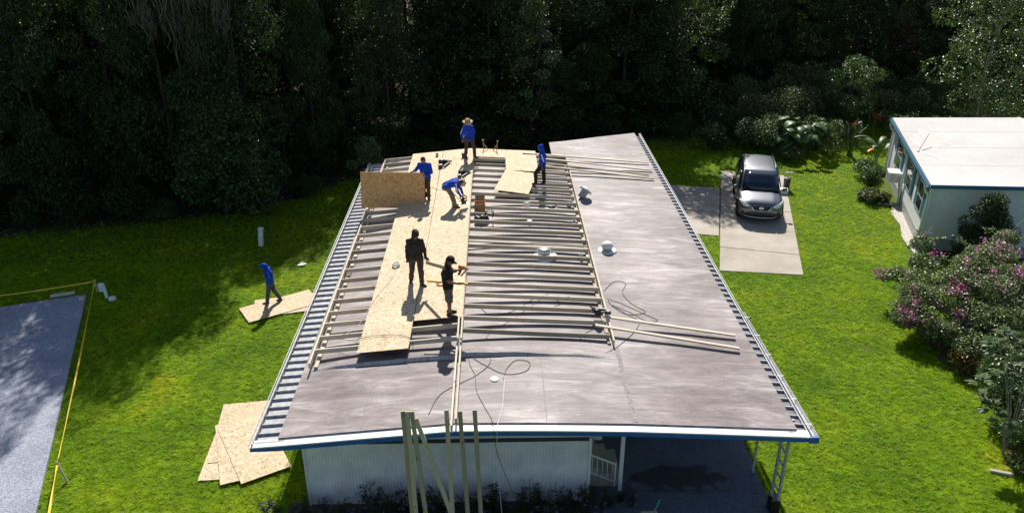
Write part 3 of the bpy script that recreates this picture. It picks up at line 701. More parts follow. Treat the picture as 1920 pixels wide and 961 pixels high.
cord([(-2.25, 26.4), (-2.0, 26.05), (-1.7, 26.0), (-1.45, 25.6), (-1.25, 25.0), (-1.15, 24.6)], 0.009, DGREY, 'thin dark cord leading to the circular saw', zo)
cord([(-0.4, 17.9), (-0.1, 17.5), (0.5, 17.8), (0.9, 18.3), (1.3, 18.6), (1.7, 18.2), (1.5, 18.0)], 0.009, GREENC, 'dark cord lying under the right rafters near the ridge', onroof)
cord([(1.4, 18.7), (0.9, 18.0), (0.3, 17.2), (-0.1, 16.8), (-0.35, 16.2)], 0.008, REDM, 'thin red air hose lying under the right rafters', onroof)
o = tag(MB().tube(catmull([(-1.62, 18.95, zosb(-1.62) + .02), (-1.5, 18.8, zosb(-1.5) + .02), (-1.38, 18.9, zosb(-1.4) + .02), (-1.45, 19.05, zosb(-1.4) + .03), (-1.6, 18.85, zosb(-1.6) + .03), (-1.42, 18.75, zosb(-1.4) + .02), (-1.3, 18.7, zosb(-1.3) + .02)]), 0.011, 6).build('power_cord', REDM, None, True), 'red cord knotted on the sheathing behind the black-capped worker', 'cord', 'cords and hoses on the roof')
g = MB()
for k in range(3): g.tube(catmull([(-2.85 + 0.1 * math.cos(a + k), 20.28 + 0.1 * math.sin(a + k), zosb(-2.85) + 0.03 + 0.03 * k + 0.01 * math.sin(3 * a)) for a in np.linspace(0, 6.0, 9)]), 0.014, 6)
tag(g.build('cord_coil', WCORD, None, True), 'small white coil of cord on the left sheathing', 'coil')

# ============================================================ PEOPLE
SKIN = simple('brown_skin', (0.26, 0.125, 0.075), 0.55, var=0.12)
SHIRT = simple('royal_blue_cloth', (0.012, 0.065, 0.50), 0.8, var=0.3, scale=9, spec=0.2)
STRIPE = simple('white_cloth_print', (0.72, 0.74, 0.78), 0.8, var=0.08)
DARK = simple('black_cloth', (0.022, 0.02, 0.022), 0.85, var=0.3, scale=9, spec=0.2)
HOODY = simple('dark_brown_grey_cloth', (0.042, 0.034, 0.036), 0.85, var=0.3, scale=9, spec=0.2)
PANTS = simple('dark_brown_trousers', (0.07, 0.053, 0.048), 0.85, var=0.35, scale=9, spec=0.2)
JEAN = simple('grey_blue_trousers', (0.075, 0.08, 0.095), 0.85, var=0.3, scale=9, spec=0.2)
KHAKI = simple('khaki_trousers', (0.21, 0.165, 0.125), 0.85, var=0.25, scale=9, spec=0.2)
SHORTS = simple('grey_shorts', (0.13, 0.115, 0.11), 0.85, var=0.3, scale=9, spec=0.2)
HAIR = simple('dark_hair', (0.015, 0.011, 0.009), 0.6, var=0.3)
SHOE = simple('dark_shoes', (0.018, 0.015, 0.014), 0.7, var=0.3)
TANB = simple('tan_boots', (0.30, 0.17, 0.08), 0.7, var=0.3)
STRAW = simple('straw', (0.55, 0.42, 0.25), 0.85, var=0.2, scale=30)
REDG = simple('red_gloves', (0.30, 0.02, 0.03), 0.8, var=0.2)
EYE = simple('eye_dark', (0.02, 0.015, 0.012), 0.3, var=0.1)

_ico = None
def ico_pts():
    global _ico
    if _ico is None:
        bm = bmesh.new(); bmesh.ops.create_icosphere(bm, subdivisions=2, radius=1); _ico = np.array([v.co[:] for v in bm.verts]); bm.free()
    return _ico

def person(loc, J, mats, label, face=(0, -1, 0), scale=1.0, sleeve='long', legs='long', girth=1.0, hood=False, hand_mat='skin', stripes=False, extra=()):
    """J: joint positions in metres from the point between the feet; one continuous skin grown over the whole figure"""
    e = empty('person', loc, label, 'person', 'workers in the photograph')
    caps = []
    V = {k: Vector(v) * scale for k, v in J.items()}
    def cap(a, ra, b, rb, lab): caps.append((Vector(a), ra * scale, Vector(b), rb * scale, lab))
    f = Vector(face).normalized(); upv = (V['head'] - V['neck']).normalized(); f = (f - upv * f.dot(upv)).normalized(); sd = f.cross(upv)   # sd: to the person's right hand
    G = girth * 1.08
    # trunk
    hipc = (V['hipL'] + V['hipR']) / 2; sh = (V['shL'] + V['shR']) / 2; chest = sh * 0.72 + hipc * 0.28; waist = sh * 0.3 + hipc * 0.7
    sx = (V['shR'] - V['shL']).normalized(); hx = (V['hipR'] - V['hipL']).normalized()
    for q in (-1, 1):
        cap(chest + sx * 0.085 * q * scale, 0.125 * G, waist + sx * 0.07 * q * scale, 0.118 * G, 'top')
        cap(waist + hx * 0.07 * q * scale, 0.118 * G, hipc + hx * 0.075 * q * scale - (sh - hipc) * 0.02, 0.125 * G, 'top')
        cap(hipc + hx * 0.07 * q * scale, 0.122 * G, hipc + hx * 0.08 * q * scale - (sh - hipc).normalized() * 0.06 * scale, 0.118 * G, 'bot')
    cap(V['shL'], 0.07 * G, V['shR'], 0.07 * G, 'top'); cap(chest, 0.125 * G, sh + (V['neck'] - sh) * 0.5, 0.075 * G, 'top')
    for q in ('shL', 'shR'): cap(V[q], 0.06 * G, sh + (V['neck'] - sh) * 0.6, 0.07, 'top')
    cap(sh, 0.065, V['neck'], 0.055, 'top' if hood else 'skin'); cap(V['neck'], 0.052, V['head'] - upv * 0.06 * scale, 0.05, 'skin')
    # head
    h = V['head']
    cap(h + upv * 0.025 * scale - f * 0.012 * scale, 0.098, h - upv * 0.03 * scale + f * 0.012 * scale, 0.080, 'skin')
    cap(h - upv * 0.075 * scale + f * 0.045 * scale, 0.045, h - upv * 0.02 * scale + f * 0.03 * scale, 0.07, 'skin')
    if not hood:
        for q in (-1, 1): cap(h + sd * q * 0.092 * scale + upv * 0.015 * scale, 0.018, h + sd * q * 0.092 * scale - upv * 0.02 * scale, 0.014, 'skin')
        cap(h + upv * 0.05 * scale - f * 0.03 * scale, 0.092, h - f * 0.045 * scale - upv * 0.02 * scale, 0.078, 'hair')
    cap(h + f * 0.095 * scale + upv * 0.01 * scale, 0.011, h + f * 0.115 * scale - upv * 0.025 * scale, 0.016, 'skin')
    for q in (-1, 1): cap(h + f * 0.082 * scale + sd * q * 0.034 * scale + upv * 0.008 * scale, 0.012, h + f * 0.086 * scale + sd * q * 0.034 * scale + upv * 0.008 * scale, 0.011, 'eye')
    cap(h + f * 0.09 * scale - upv * 0.062 * scale - sd * 0.02 * scale, 0.009, h + f * 0.09 * scale - upv * 0.062 * scale + sd * 0.02 * scale, 0.009, 'lip')
    if hood:
        cap(h + upv * 0.04 * scale - f * 0.05 * scale, 0.108, h - upv * 0.07 * scale - f * 0.05 * scale, 0.092, 'hood')
        cap(h + upv * 0.06 * scale + f * 0.015 * scale, 0.082, h + upv * 0.02 * scale, 0.105, 'hood'); cap(h - upv * 0.1 * scale - f * 0.03 * scale, 0.095, sh, 0.10, 'hood')
    # limbs
    for s in 'LR':
        a, b, c = V['sh' + s], V['el' + s], V['wr' + s]
        mid = a.lerp(b, 0.62)
        if sleeve == 'long':
            cap(a, 0.075 * G, b, 0.062, 'top'); cap(b, 0.063, c, 0.045, 'top')
        else:
            cap(a, 0.075 * G, mid, 0.068, 'top'); cap(mid, 0.047, b, 0.042, 'skin'); cap(b, 0.043, c, 0.028, 'skin')
        if stripes:
            out = (a - sh).normalized() * 0.045 * scale + Vector((0, -0.02, 0)) * scale
            cap(a + out, 0.027, b + out * 0.85, 0.022, 'stripe')
        d = (c - b).normalized(); tow = V.get('grip' + s); d = ((tow - c).normalized() if tow is not None else d)
        pside = d.cross(f); pside = pside.normalized() if pside.length > 0.1 else d.orthogonal().normalized(); pn = d.cross(pside)
        k = c + d * 0.075 * scale
        cap(c, 0.027, k, 0.032, 'hand'); cap(c + d * 0.03 * scale + pside * 0.018 * scale, 0.02, k + pside * 0.022 * scale, 0.019, 'hand'); cap(c + d * 0.03 * scale - pside * 0.018 * scale, 0.02, k - pside * 0.022 * scale, 0.019, 'hand')
        for i, (o, L) in enumerate(((-0.034, 0.062), (-0.012, 0.075), (0.011, 0.07), (0.033, 0.054))):
            p0 = k + pside * o * scale; p1 = p0 + d * L * 0.55 * scale + pn * 0.008 * scale; p2 = p1 + (d * 0.6 + pn * 0.8).normalized() * L * 0.5 * scale
            cap(p0, 0.0105, p1, 0.0098, 'hand'); cap(p1, 0.0098, p2, 0.0088, 'hand')
        t0 = c + d * 0.03 * scale - pside * 0.03 * scale; t1 = t0 + (d * 0.6 - pside * 0.75 + pn * 0.2).normalized() * 0.038 * scale; cap(t0, 0.0125, t1, 0.0115, 'hand'); cap(t1, 0.0115, t1 + (d + pn * 0.5).normalized() * 0.03 * scale, 0.0095, 'hand')
        a, b, c = V['hip' + s], V['kn' + s], V['an' + s]
        if legs == 'long':
            cap(a, 0.105 * G, b, 0.086, 'bot'); cap(b, 0.086, c, 0.072, 'bot'); cap(b.lerp(c, 0.3), 0.082, b.lerp(c, 0.6), 0.076, 'bot')
        else:
            cap(a, 0.105 * G, b, 0.10, 'bot'); cap(b - (b - a).normalized() * 0.05, 0.062, c, 0.042, 'skin'); cap(b.lerp(c, 0.25), 0.062, b.lerp(c, 0.45), 0.056, 'skin')
            cap(c + Vector((0, 0, 0.05)), 0.046, c, 0.046, 'shoe')
        t = V['toe' + s]; td = (t - c); heel = c - Vector((td.x, td.y, 0)).normalized() * 0.045 * scale
        cap(Vector((heel.x, heel.y, t.z)), 0.044, Vector((c.x, c.y, t.z)).lerp(t, 0.5), 0.046, 'shoe'); cap(Vector((c.x, c.y, t.z)).lerp(t, 0.5), 0.046, t, 0.036, 'shoe'); cap(c, 0.05, Vector((c.x, c.y, t.z)), 0.046, 'shoe')
    # one mesh from all, fused by a voxel remesh
    ip = ico_pts(); bm = bmesh.new()
    for a, ra, b, rb, lab in caps:
        pts = np.concatenate([ip * ra + np.array(a), ip * rb + np.array(b) + 1e-5])
        vs_ = [bm.verts.new(p) for p in pts]
        r = bmesh.ops.convex_hull(bm, input=vs_)
        dead = [x for x in set(r['geom_interior']) | set(r['geom_unused']) if isinstance(x, bmesh.types.BMVert) and x.is_valid]
        bmesh.ops.delete(bm, geom=dead, context='VERTS')
    tmp = bpy.data.meshes.new('tmp'); bm.to_mesh(tmp); bm.free()
    to = bpy.data.objects.new('tmp', tmp); COL.objects.link(to)
    md = to.modifiers.new('r', 'REMESH'); md.mode = 'VOXEL'; md.voxel_size = 0.0105; md.use_smooth_shade = True
    sm = to.modifiers.new('s', 'SMOOTH'); sm.factor = 0.4; sm.iterations = 2
    dg = bpy.context.evaluated_depsgraph_get(); me = bpy.data.meshes.new_from_object(to.evaluated_get(dg))
    bpy.data.objects.remove(to); bpy.data.meshes.remove(tmp); me.name = 'figure'
    order = ['top', 'bot', 'skin', 'shoe', 'hair', 'hand', 'hood', 'stripe', 'eye', 'lip']
    mm = dict(top=mats['top'], bot=mats['bot'], skin=SKIN, shoe=mats.get('shoe', SHOE), hair=HAIR, hand=mats.get('hand', SKIN), hood=mats.get('hood', mats['top']), stripe=STRIPE, eye=EYE, lip=mats.get('lip', SKIN))
    me.materials.clear()
    for k in order: me.materials.append(mm[k])
    n = len(me.vertices); co = np.empty(n * 3); me.vertices.foreach_get('co', co); co = co.reshape(-1, 3)
    best = np.full(n, 1e9); lab = np.zeros(n, int)
    for a, ra, b, rb, l in caps:
        a_, b_ = np.array(a), np.array(b); d = b_ - a_; L2 = max(d @ d, 1e-12); t = np.clip((co - a_) @ d / L2, 0, 1)
        q = np.linalg.norm(co - (a_ + t[:, None] * d), axis=1) - (ra + (rb - ra) * t) - (0.004 if l in ('stripe', 'eye', 'hair', 'hood') else 0)
        m_ = q < best; best[m_] = q[m_]; lab[m_] = order.index(l)
    no = np.empty(n * 3); me.vertices.foreach_get('normal', no); no = no.reshape(-1, 3)
    cloth = np.isin(lab, [0, 1, 6, 7])
    for i in np.nonzero(cloth)[0]:
        c = co[i]; co[i] += no[i] * 0.016 * (mnoise.noise((c[0] * 7, c[1] * 7, c[2] * 11)) + 0.5 * mnoise.noise((c[0] * 17, c[1] * 17, c[2] * 22 + 5)))
    me.vertices.foreach_set('co', co.ravel())
    pv = np.empty(len(me.loops), int); me.loops.foreach_get('vertex_index', pv)
    ls = np.empty(len(me.polygons), int); me.polygons.foreach_get('loop_start', ls)
    me.polygons.foreach_set('material_index', lab[pv[ls]].astype(np.int32)); me.polygons.foreach_set('use_smooth', [True] * len(me.polygons))
    me.update()
    body = bpy.data.objects.new('body', me); link(body, e, Matrix.Translation(loc))
    return e, V, f, upv, sd

def tool_belt(e, loc, J, scale, pouches=((0.17, 0.02), (-0.17, 0.0))):
    hipc = (Vector(J['hipL']) + Vector(J['hipR'])) / 2; up = ((Vector(J['shL']) + Vector(J['shR'])) / 2 - hipc).normalized(); hx = (Vector(J['hipL']) - Vector(J['hipR'])).normalized(); fw = hx.cross(up)
    c = Vector(loc) + (hipc + up * 0.03) * scale; q = [c + (hx * 0.215 * math.cos(a) + fw * 0.155 * math.sin(a)) * scale for a in np.linspace(0, 2 * math.pi, 25)]
    b = MB(); rows = [[p - up * 0.03 * scale, p + up * 0.03 * scale] for p in q]; b.grid(rows); o = b.build('tool_belt', BLACK, e, True); o.modifiers.new('t', 'SOLIDIFY').thickness = 0.012
    for sx_, sy_ in pouches:
        p = c + (hx * sx_ * 1.25 + fw * sy_ - up * 0.10) * scale
        MB().bar(p - up * 0.11 * scale, p + up * 0.10 * scale, 0.11 * scale, 0.13 * scale, hx).build('pouch', DGREY, o, bevel=0.02)
        MB().bar(p + up * 0.06 * scale, p + up * 0.22 * scale, 0.02, 0.02, hx).build('tool_handle', ORANGE if sx_ > 0 else STEEL, o)
def hat(e, loc, V, f, up, kind, m, scale=1.0, m2=None):
    h = V['head'] + up * 0.06 * scale; y = -f; x = up.cross(-y).normalized()
    F = Matrix((up.cross(f), -f, up)).transposed().to_4x4()
    M = Matrix.Translation(Vector(loc) + h) @ F @ Matrix.Scale(scale, 4)
    if kind == 'straw':
        g = MB(); n = 32; rings = []
        for r, z in ((0.108, -0.01), (0.16, -0.012), (0.205, -0.03), (0.207, -0.037), (0.16, -0.02), (0.108, -0.018)):
            rings.append([M @ Vector((r * math.cos(a), r * math.sin(a), z + 0.022 * math.cos(2 * a) * (r - 0.1) / 0.1)) for a in np.linspace(0, 2 * math.pi, n + 1)])
        g.grid(rings); b = g.build('hat', m2 or m, e, True)
        MB().lathe([(0.110, -0.03), (0.112, 0.0), (0.107, 0.06), (0.085, 0.095), (0.05, 0.10), (0.01, 0.088)], (0, 0, 0), 26, M=M).build('crown', m, b, True)
    else:
        c = MB().lathe([(0.108, -0.04), (0.112, -0.005), (0.104, 0.045), (0.07, 0.078), (0.02, 0.088), (0.004, 0.088)], (0, 0, 0), 24, M=M).build('cap', m, e, True)
        g = MB(); rows = []
        for k in range(7):
            a = math.pi * (1.2 + 0.1 * k)
            rows.append([M @ Vector((0.105 * math.cos(a), 0.105 * math.sin(a), -0.035)), M @ Vector((0.12 * math.cos(a), 0.12 * math.sin(a) - 0.085 * max(0, math.sin(math.pi * k / 6)) ** 0.5, -0.045)), M @ Vector((0.12 * math.cos(a), 0.12 * math.sin(a) - 0.083 * max(0, math.sin(math.pi * k / 6)) ** 0.5, -0.052)), M @ Vector((0.105 * math.cos(a), 0.105 * math.sin(a), -0.045))])
        g.grid(rows); g.build('brim', m, c, True)

STAND = dict(hipL=(0.09, 0, 0.93), hipR=(-0.09, 0, 0.93), shL=(0.19, 0, 1.43), shR=(-0.19, 0, 1.43), neck=(0, -0.01, 1.52), head=(0, -0.03, 1.64),
             elL=(0.25, 0.0, 1.15), wrL=(0.25, -0.06, 0.90), elR=(-0.25, 0.0, 1.15), wrR=(-0.25, -0.06, 0.90),
             knL=(0.10, -0.02, 0.5), anL=(0.10, 0.0, 0.09), toeL=(0.12, -0.15, 0.045), knR=(-0.10, -0.02, 0.5), anR=(-0.10, 0, 0.09), toeR=(-0.12, -0.15, 0.045))
def pose(**k): d = dict(STAND); d.update(k); return d

# straw hat worker at the far ridge, stepping to the right
L1 = (-0.97, 29.25, zosb(-0.97) + 0.006)
J = pose(anR=(-0.19, 0.02, 0.09), toeR=(-0.10, -0.12, 0.045), knR=(-0.15, -0.05, 0.5), anL=(0.22, 0.02, 0.09), toeL=(0.38, -0.04, 0.045), knL=(0.2, -0.06, 0.5),
         hipL=(0.07, 0, 0.93), hipR=(-0.1, 0, 0.93), shL=(0.11, 0.05, 1.43), shR=(-0.22, -0.06, 1.42), neck=(-0.06, -0.01, 1.52), head=(-0.06, -0.04, 1.64),
         elR=(-0.33, -0.05, 1.16), wrR=(-0.31, -0.06, 0.88), elL=(0.2, 0.12, 1.17), wrL=(0.17, 0.02, 0.95))
e, V, f, up, sd = person(L1, J, dict(top=SHIRT, bot=PANTS), 'worker in straw hat and blue shirt standing at the far ridge', (0.15, -1, -0.1), 0.87, stripes=True)
tool_belt(e, L1, J, 0.87, ((-0.17, 0.0),))
hat(e, L1, V, f, up, 'straw', CARD, 0.95, STRAW)
# worker in a blue hood on the right rafters
L2 = (1.66, 26.6, zrt(1.66) + 0.05)
J = pose(hipL=(0.02, -0.09, 0.90), hipR=(0.02, 0.09, 0.92), anL=(-0.24, -0.10, 0.15), toeL=(-0.38, -0.13, 0.11), knL=(-0.26, -0.12, 0.56), anR=(0.1, 0.08, 0.09), toeR=(-0.05, 0.06, 0.045), knR=(0.1, 0.06, 0.5),
         shL=(-0.02, -0.17, 1.38), shR=(0.02, 0.19, 1.4), neck=(-0.03, 0.01, 1.48), head=(-0.07, 0.0, 1.60), elL=(0.06, -0.24, 1.13), wrL=(-0.12, -0.26, 0.95), elR=(0.16, 0.24, 1.14), wrR=(0.0, 0.26, 0.96))
e2_ = person(L2, J, dict(top=SHIRT, bot=DARK, shoe=SHOE), 'worker in blue hood and black trousers with one knee bent on the right rafters', (-1, -0.05, -0.25), 0.87, hood=True, stripes=True)[0]
tool_belt(e2_, L2, J, 0.87)
# worker holding the upright sheet
L3 = (-2.36, 25.3, zosb(-2.36) + 0.006)
J = pose(anL=(0.09, 0.0, 0.09), anR=(-0.07, 0.02, 0.09), knL=(0.09, -0.03, 0.5), shL=(0.18, -0.06, 1.40), shR=(-0.19, -0.02, 1.40), neck=(-0.02, -0.06, 1.48), head=(-0.04, -0.12, 1.59),
         elL=(0.25, -0.12, 1.12), wrL=(0.08, -0.26, 1.04), elR=(-0.34, -0.1, 1.2), wrR=(-0.42, -0.18, 1.20), gripL=(-0.05, -0.30, 1.06), gripR=(-0.5, -0.28, 1.17))
person(L3, J, dict(top=SHIRT, bot=PANTS), 'bareheaded worker in blue shirt holding an upright strand board sheet', (-0.1, -1, -0.45), 0.90)
# worker bent over with a saw
L4 = (-1.36, 24.36, zosb(-1.36) + 0.006)
J = pose(anL=(0.05, -0.12, 0.09), toeL=(0.2, -0.16, 0.045), anR=(-0.02, 0.1, 0.09), toeR=(0.13, 0.07, 0.045), knL=(-0.05, -0.11, 0.48), knR=(-0.12, 0.1, 0.48), hipL=(-0.28, -0.09, 0.84), hipR=(-0.28, 0.09, 0.86),
         shL=(0.1, -0.16, 1.02), shR=(0.1, 0.19, 1.04), neck=(0.2, 0.0, 1.03), head=(0.31, -0.02, 0.98), elL=(0.13, -0.2, 0.72), wrL=(0.27, -0.16, 0.50), elR=(0.22, 0.16, 0.75), wrR=(0.32, 0.06, 0.52), gripL=(0.34, -0.13, 0.44), gripR=(0.38, 0.02, 0.46))
e, V, f, up, sd = person(L4, J, dict(top=SHIRT, bot=KHAKI, hand=REDG), 'worker in blue shirt and khaki trousers bent over a circular saw', (0.55, -0.15, -0.8), 0.87, stripes=True)
hat(e, L4, V, f, up, 'straw', STRAW, 0.86, STRAW)
sw = empty('circular_saw', (-0.98, 24.42, zosb(-0.98)), 'grey and yellow circular saw held by the bent worker', 'saw'); q = Vector((-1.05, 24.26, zosb(-1.0) + 0.24))
RX = Matrix.Translation(q) @ Matrix.Rotation(R(20), 4, 'Z') @ Matrix.Rotation(R(90), 4, 'X')
MB().lathe([(0.01, -0.004), (0.10, -0.002), (0.10, 0.002), (0.01, 0.004)], (0, 0, 0), 24, M=RX).build('blade', STEEL, sw)
MB().lathe([(0.02, 0.01), (0.10, 0.012), (0.10, 0.03), (0.05, 0.035), (0.045, 0.13), (0.01, 0.14)], (0, 0, 0), 20, M=RX).build('motor_housing', DGREY, sw, True)
MB().box((0, -0.08, 0.05), (0.30, 0.012, 0.16), M=RX).build('shoe_plate', STEEL, sw)
MB().box((0.04, 0.0, 0.075), (0.11, 0.10, 0.07), M=RX).build('battery', YELLOW, sw, bevel=0.01)
MB().tube(catmull([RX @ Vector(p) for p in ((-0.08, 0.06, 0.05), (-0.14, 0.14, 0.05), (-0.02, 0.19, 0.05), (0.08, 0.15, 0.05), (0.09, 0.07, 0.05))]), 0.018, 8).build('handle', BLACK, sw, True)
# worker in dark hooded top
L5 = (-2.13, 18.98, zosb(-2.13) + 0.008)
J = pose(anR=(-0.2, 0.2, 0.09), toeR=(-0.22, 0.05, 0.045), knR=(-0.14, 0.06, 0.5), anL=(0.14, -0.06, 0.08), toeL=(0.26, -0.17, 0.045), knL=(0.13, -0.08, 0.5), hipL=(0.1, 0, 0.93), hipR=(-0.1, 0.02, 0.93),
         shL=(0.18, 0, 1.41), shR=(-0.18, 0.0, 1.42), elL=(0.255, -0.02, 1.15), wrL=(0.29, -0.08, 0.92), elR=(-0.25, 0.02, 1.14), wrR=(-0.25, -0.03, 0.88), head=(0.03, -0.04, 1.63))
J['gripL'] = (0.36, -0.14, 0.85)
person(L5, J, dict(top=HOODY, bot=PANTS, hand=DGREY), 'worker in dark hooded top and brown trousers standing on the sheathing', (0.45, -1, -0.1), 0.92, hood=True, girth=1.0)
# worker in black cap and shorts
L6 = (-1.16, 17.16, zosb(-1.16) + 0.006)
J = pose(hipL=(-0.02, 0.09, 0.93), hipR=(-0.02, -0.09, 0.93), anL=(-0.02, 0.14, 0.09), toeL=(0.15, 0.13, 0.045), anR=(0.0, -0.10, 0.09), toeR=(0.17, -0.14, 0.045), knL=(0.0, 0.1, 0.5), knR=(0.0, -0.1, 0.5),
         shL=(-0.02, 0.2, 1.42), shR=(-0.06, -0.19, 1.42), neck=(0.0, 0, 1.5), head=(0.05, 0, 1.62), elR=(0.02, -0.24, 1.13), wrR=(0.26, -0.22, 1.07), elL=(0.08, 0.25, 1.17), wrL=(0.26, 0.16, 1.28), gripR=(0.36, -0.2, 1.06), gripL=(0.34, 0.12, 1.3))
e, V, f, up, sd = person(L6, J, dict(top=DARK, bot=SHORTS), 'worker in black cap, black T-shirt and grey shorts at the ridge', (1, -0.1, -0.2), 0.93, sleeve='short', legs='short', girth=1.12)
hat(e, L6, V, f, up, 'cap', DARK, 0.92)
lv = empty('spirit_level', (-0.95, 17.15, zosb(-1) + 1.05), 'long yellow spirit level held by the black-capped worker', 'level')
a, b = Vector((-1.68, 17.14, zosb(-1) + 0.975)), Vector((-0.68, 16.92, zosb(-1) + 0.99))
MB().bar(a, b, 0.025, 0.05).build('frame', YELLOW, lv); MB().bar(a.lerp(b, .48), a.lerp(b, .52), 0.028, 0.03).build('vial', WHITE, lv)
ng = empty('nail_gun', (-0.85, 17.5, zosb(-1) + 1.25), 'orange and grey nail gun held up by the black-capped worker', 'nail gun', 'nail guns'); q = Vector((-0.84, 17.27, zosb(-1) + 1.24))
MB().lathe([(0.02, 0), (0.05, 0.01), (0.055, 0.15), (0.025, 0.19), (0.014, 0.27)], (0, 0, 0), 14, M=Matrix.Translation(q + Vector((-0.08, 0, 0.06))) @ Matrix.Rotation(R(110), 4, 'Y')).build('motor_housing', ORANGE, ng, True)
MB().bar(q, q + Vector((-0.08, 0, -0.17)), 0.05, 0.05, (0, 1, 0)).build('grip', DGREY, ng); MB().bar(q + Vector((0.14, 0, -0.01)), q + Vector((-0.02, 0.0, -0.2)), 0.04, 0.05, (0, 1, 0)).build('magazine', ALU, ng)
tag(beam('plank', (-1.84, 18.80, zosb(-2) + 0.76), (-1.0, 17.5, zosb(-1) + 1.06), 0.04, 0.089, LUMG), 'short board carried between the dark-hooded worker and the black-capped worker', 'plank')
# worker on the grass
L7 = (-7.62, 23.72, 0.062)
J = pose(hipL=(0.02, -0.09, 0.92), hipR=(0.02, 0.09, 0.92), anL=(-0.18, -0.10, 0.09), toeL=(-0.33, -0.13, 0.045), knL=(-0.09, -0.10, 0.5), anR=(0.27, 0.14, 0.13), toeR=(0.15, 0.12, 0.05), knR=(0.08, 0.1, 0.5),
         shL=(-0.04, -0.17, 1.38), shR=(0.0, 0.18, 1.4), neck=(-0.07, 0, 1.47), head=(-0.15, -0.01, 1.57), elL=(0.06, -0.22, 1.13), wrL=(-0.04, -0.22, 0.90), elR=(0.04, 0.22, 1.14), wrR=(-0.1, 0.22, 0.94))
person(L7, J, dict(top=SHIRT, bot=JEAN), 'worker in blue hood and grey trousers walking over sheets on the lawn', (-1, -0.05, -0.45), 0.88, hood=True)

# ============================================================ CAR
def mat_paint():
    t = NT('silver_blue_car_paint'); n = t.noise(t.coord(), 180, 2)
    t.col(t.ramp(n, [(0.3, (0.13, 0.142, 0.16)), (0.7, (0.18, 0.192, 0.215))])); t.bsdf.inputs['Coat Weight'].default_value = 0.8; t.bsdf.inputs['Coat Roughness'].default_value = 0.06
    return t.done(0.38, 0.75)
PAINT = mat_paint()
GLASS = NT('tinted_car_glass'); GLASS.col((0.012, 0.02, 0.04)); GLASS = GLASS.done(0.06, 0, 0.6)
LAMP = simple('clear_headlamp', (0.80, 0.82, 0.85), 0.12, 0.1, var=0.2, scale=20)
CHROME = simple('chrome_trim', (0.8, 0.8, 0.82), 0.15, 1.0, var=0.05)
RUB = simple('tyre_rubber', (0.02, 0.02, 0.02), 0.85, var=0.2)
CL = Vector((11.02, 30.08, 0.05)); CA = R(-13)
CM = Matrix.Translation(CL) @ Matrix.Rotation(CA, 4, 'Z')      # car local: nose at y=0, tail at +y
car = empty('parked_car', CL, 'grey sport utility vehicle parked nose-first toward the camera on the driveway', 'car', None, CA)
def C_(x, y, z): return CM @ Vector((x, y, z))
# lower body: stations from nose to tail: y, half width, bottom z, shoulder z, top centre z
st_ = [(0.0, 0.60, 0.42, 0.66, 0.72), (0.06, 0.76, 0.30, 0.72, 0.82), (0.18, 0.86, 0.22, 0.78, 0.92), (0.40, 0.905, 0.20, 0.84, 0.99), (0.75, 0.92, 0.20, 0.90, 1.04), (1.15, 0.92, 0.20, 0.95, 1.08), (1.35, 0.92, 0.20, 0.97, 1.10),
      (2.0, 0.92, 0.20, 0.99, 1.10), (3.0, 0.92, 0.20, 1.01, 1.10), (3.8, 0.92, 0.21, 1.03, 1.10), (4.35, 0.90, 0.25, 1.05, 1.10), (4.6, 0.84, 0.35, 1.0, 1.06), (4.68, 0.74, 0.48, 0.9, 0.98)]
g = MB(); rows = []
for y, w, zb, zs, zt in st_:
    half = [(0, zb), (w * 0.86, zb), (w * 0.97, zb + 0.10), (w, zb + 0.28), (w * 0.985, (zb + zs) / 2 + 0.12), (w * 0.975, zs - 0.05), (w * 0.94, zs), (w * 0.84, zs + (zt - zs) * 0.50), (w * 0.62, zs + (zt - zs) * 0.82), (w * 0.56, zs + (zt - zs) * 0.93), (w * 0.3, zt - 0.004), (0, zt)]
    ring = [(x, z) for x, z in half] + [(-x, z) for x, z in half[-2:0:-1]]
    rows.append([C_(x, y, z) for x, z in ring + ring[:1]])
g.grid(rows[::-1])
n = len(rows[0]) - 1
for r_, rev in ((rows[0], True), (rows[-1], False)):
    f_ = tuple(range(n)); g.add(r_[:-1], [f_ if rev else tuple(reversed(f_))])
body = g.build('body', PAINT, car, True); sb = body.modifiers.new('s', 'SUBSURF'); sb.levels = 1; sb.render_levels = 2
# cabin
def cab(y, wb, zb, wt, zt): return [(-wb, y, zb), (-wb * 0.98, y, zb + 0.02), (-wt - 0.03, y, zt - 0.10), (-wt, y, zt - 0.03), (-wt * 0.7, y, zt), (0, y, zt + 0.015), (wt * 0.7, y, zt), (wt, y, zt - 0.03), (wt + 0.03, y, zt - 0.10), (wb * 0.98, y, zb + 0.02), (wb, y, zb)]
cs = [cab(1.12, 0.80, 1.04, 0.78, 1.10), cab(1.55, 0.84, 1.04, 0.73, 1.43), cab(1.93, 0.86, 1.03, 0.70, 1.68), cab(2.2, 0.86, 1.03, 0.69, 1.73), cab(3.0, 0.86, 1.04, 0.68, 1.75), cab(3.8, 0.85, 1.05, 0.67, 1.73), cab(4.35, 0.83, 1.06, 0.65, 1.67), cab(4.6, 0.79, 1.05, 0.64, 1.20)]
g = MB(); g.grid([[C_(*p) for p in r_] for r_ in cs][::-1]); cbn = g.build('cabin', PAINT, car, True)
sb = cbn.modifiers.new('s', 'SUBSURF'); sb.levels = 1; sb.render_levels = 2
def patch(name, P, m, parent=car, off=(0, 0, 0), smooth=True):
    g = MB(); g.grid([[C_(p[0] + off[0], p[1] + off[1], p[2] + off[2]) for p in r_] for r_ in P]); o = g.build(name, m, parent, smooth)
    s = o.modifiers.new('t', 'SOLIDIFY'); s.thickness = 0.012; s.offset = 0; return o
ws = []
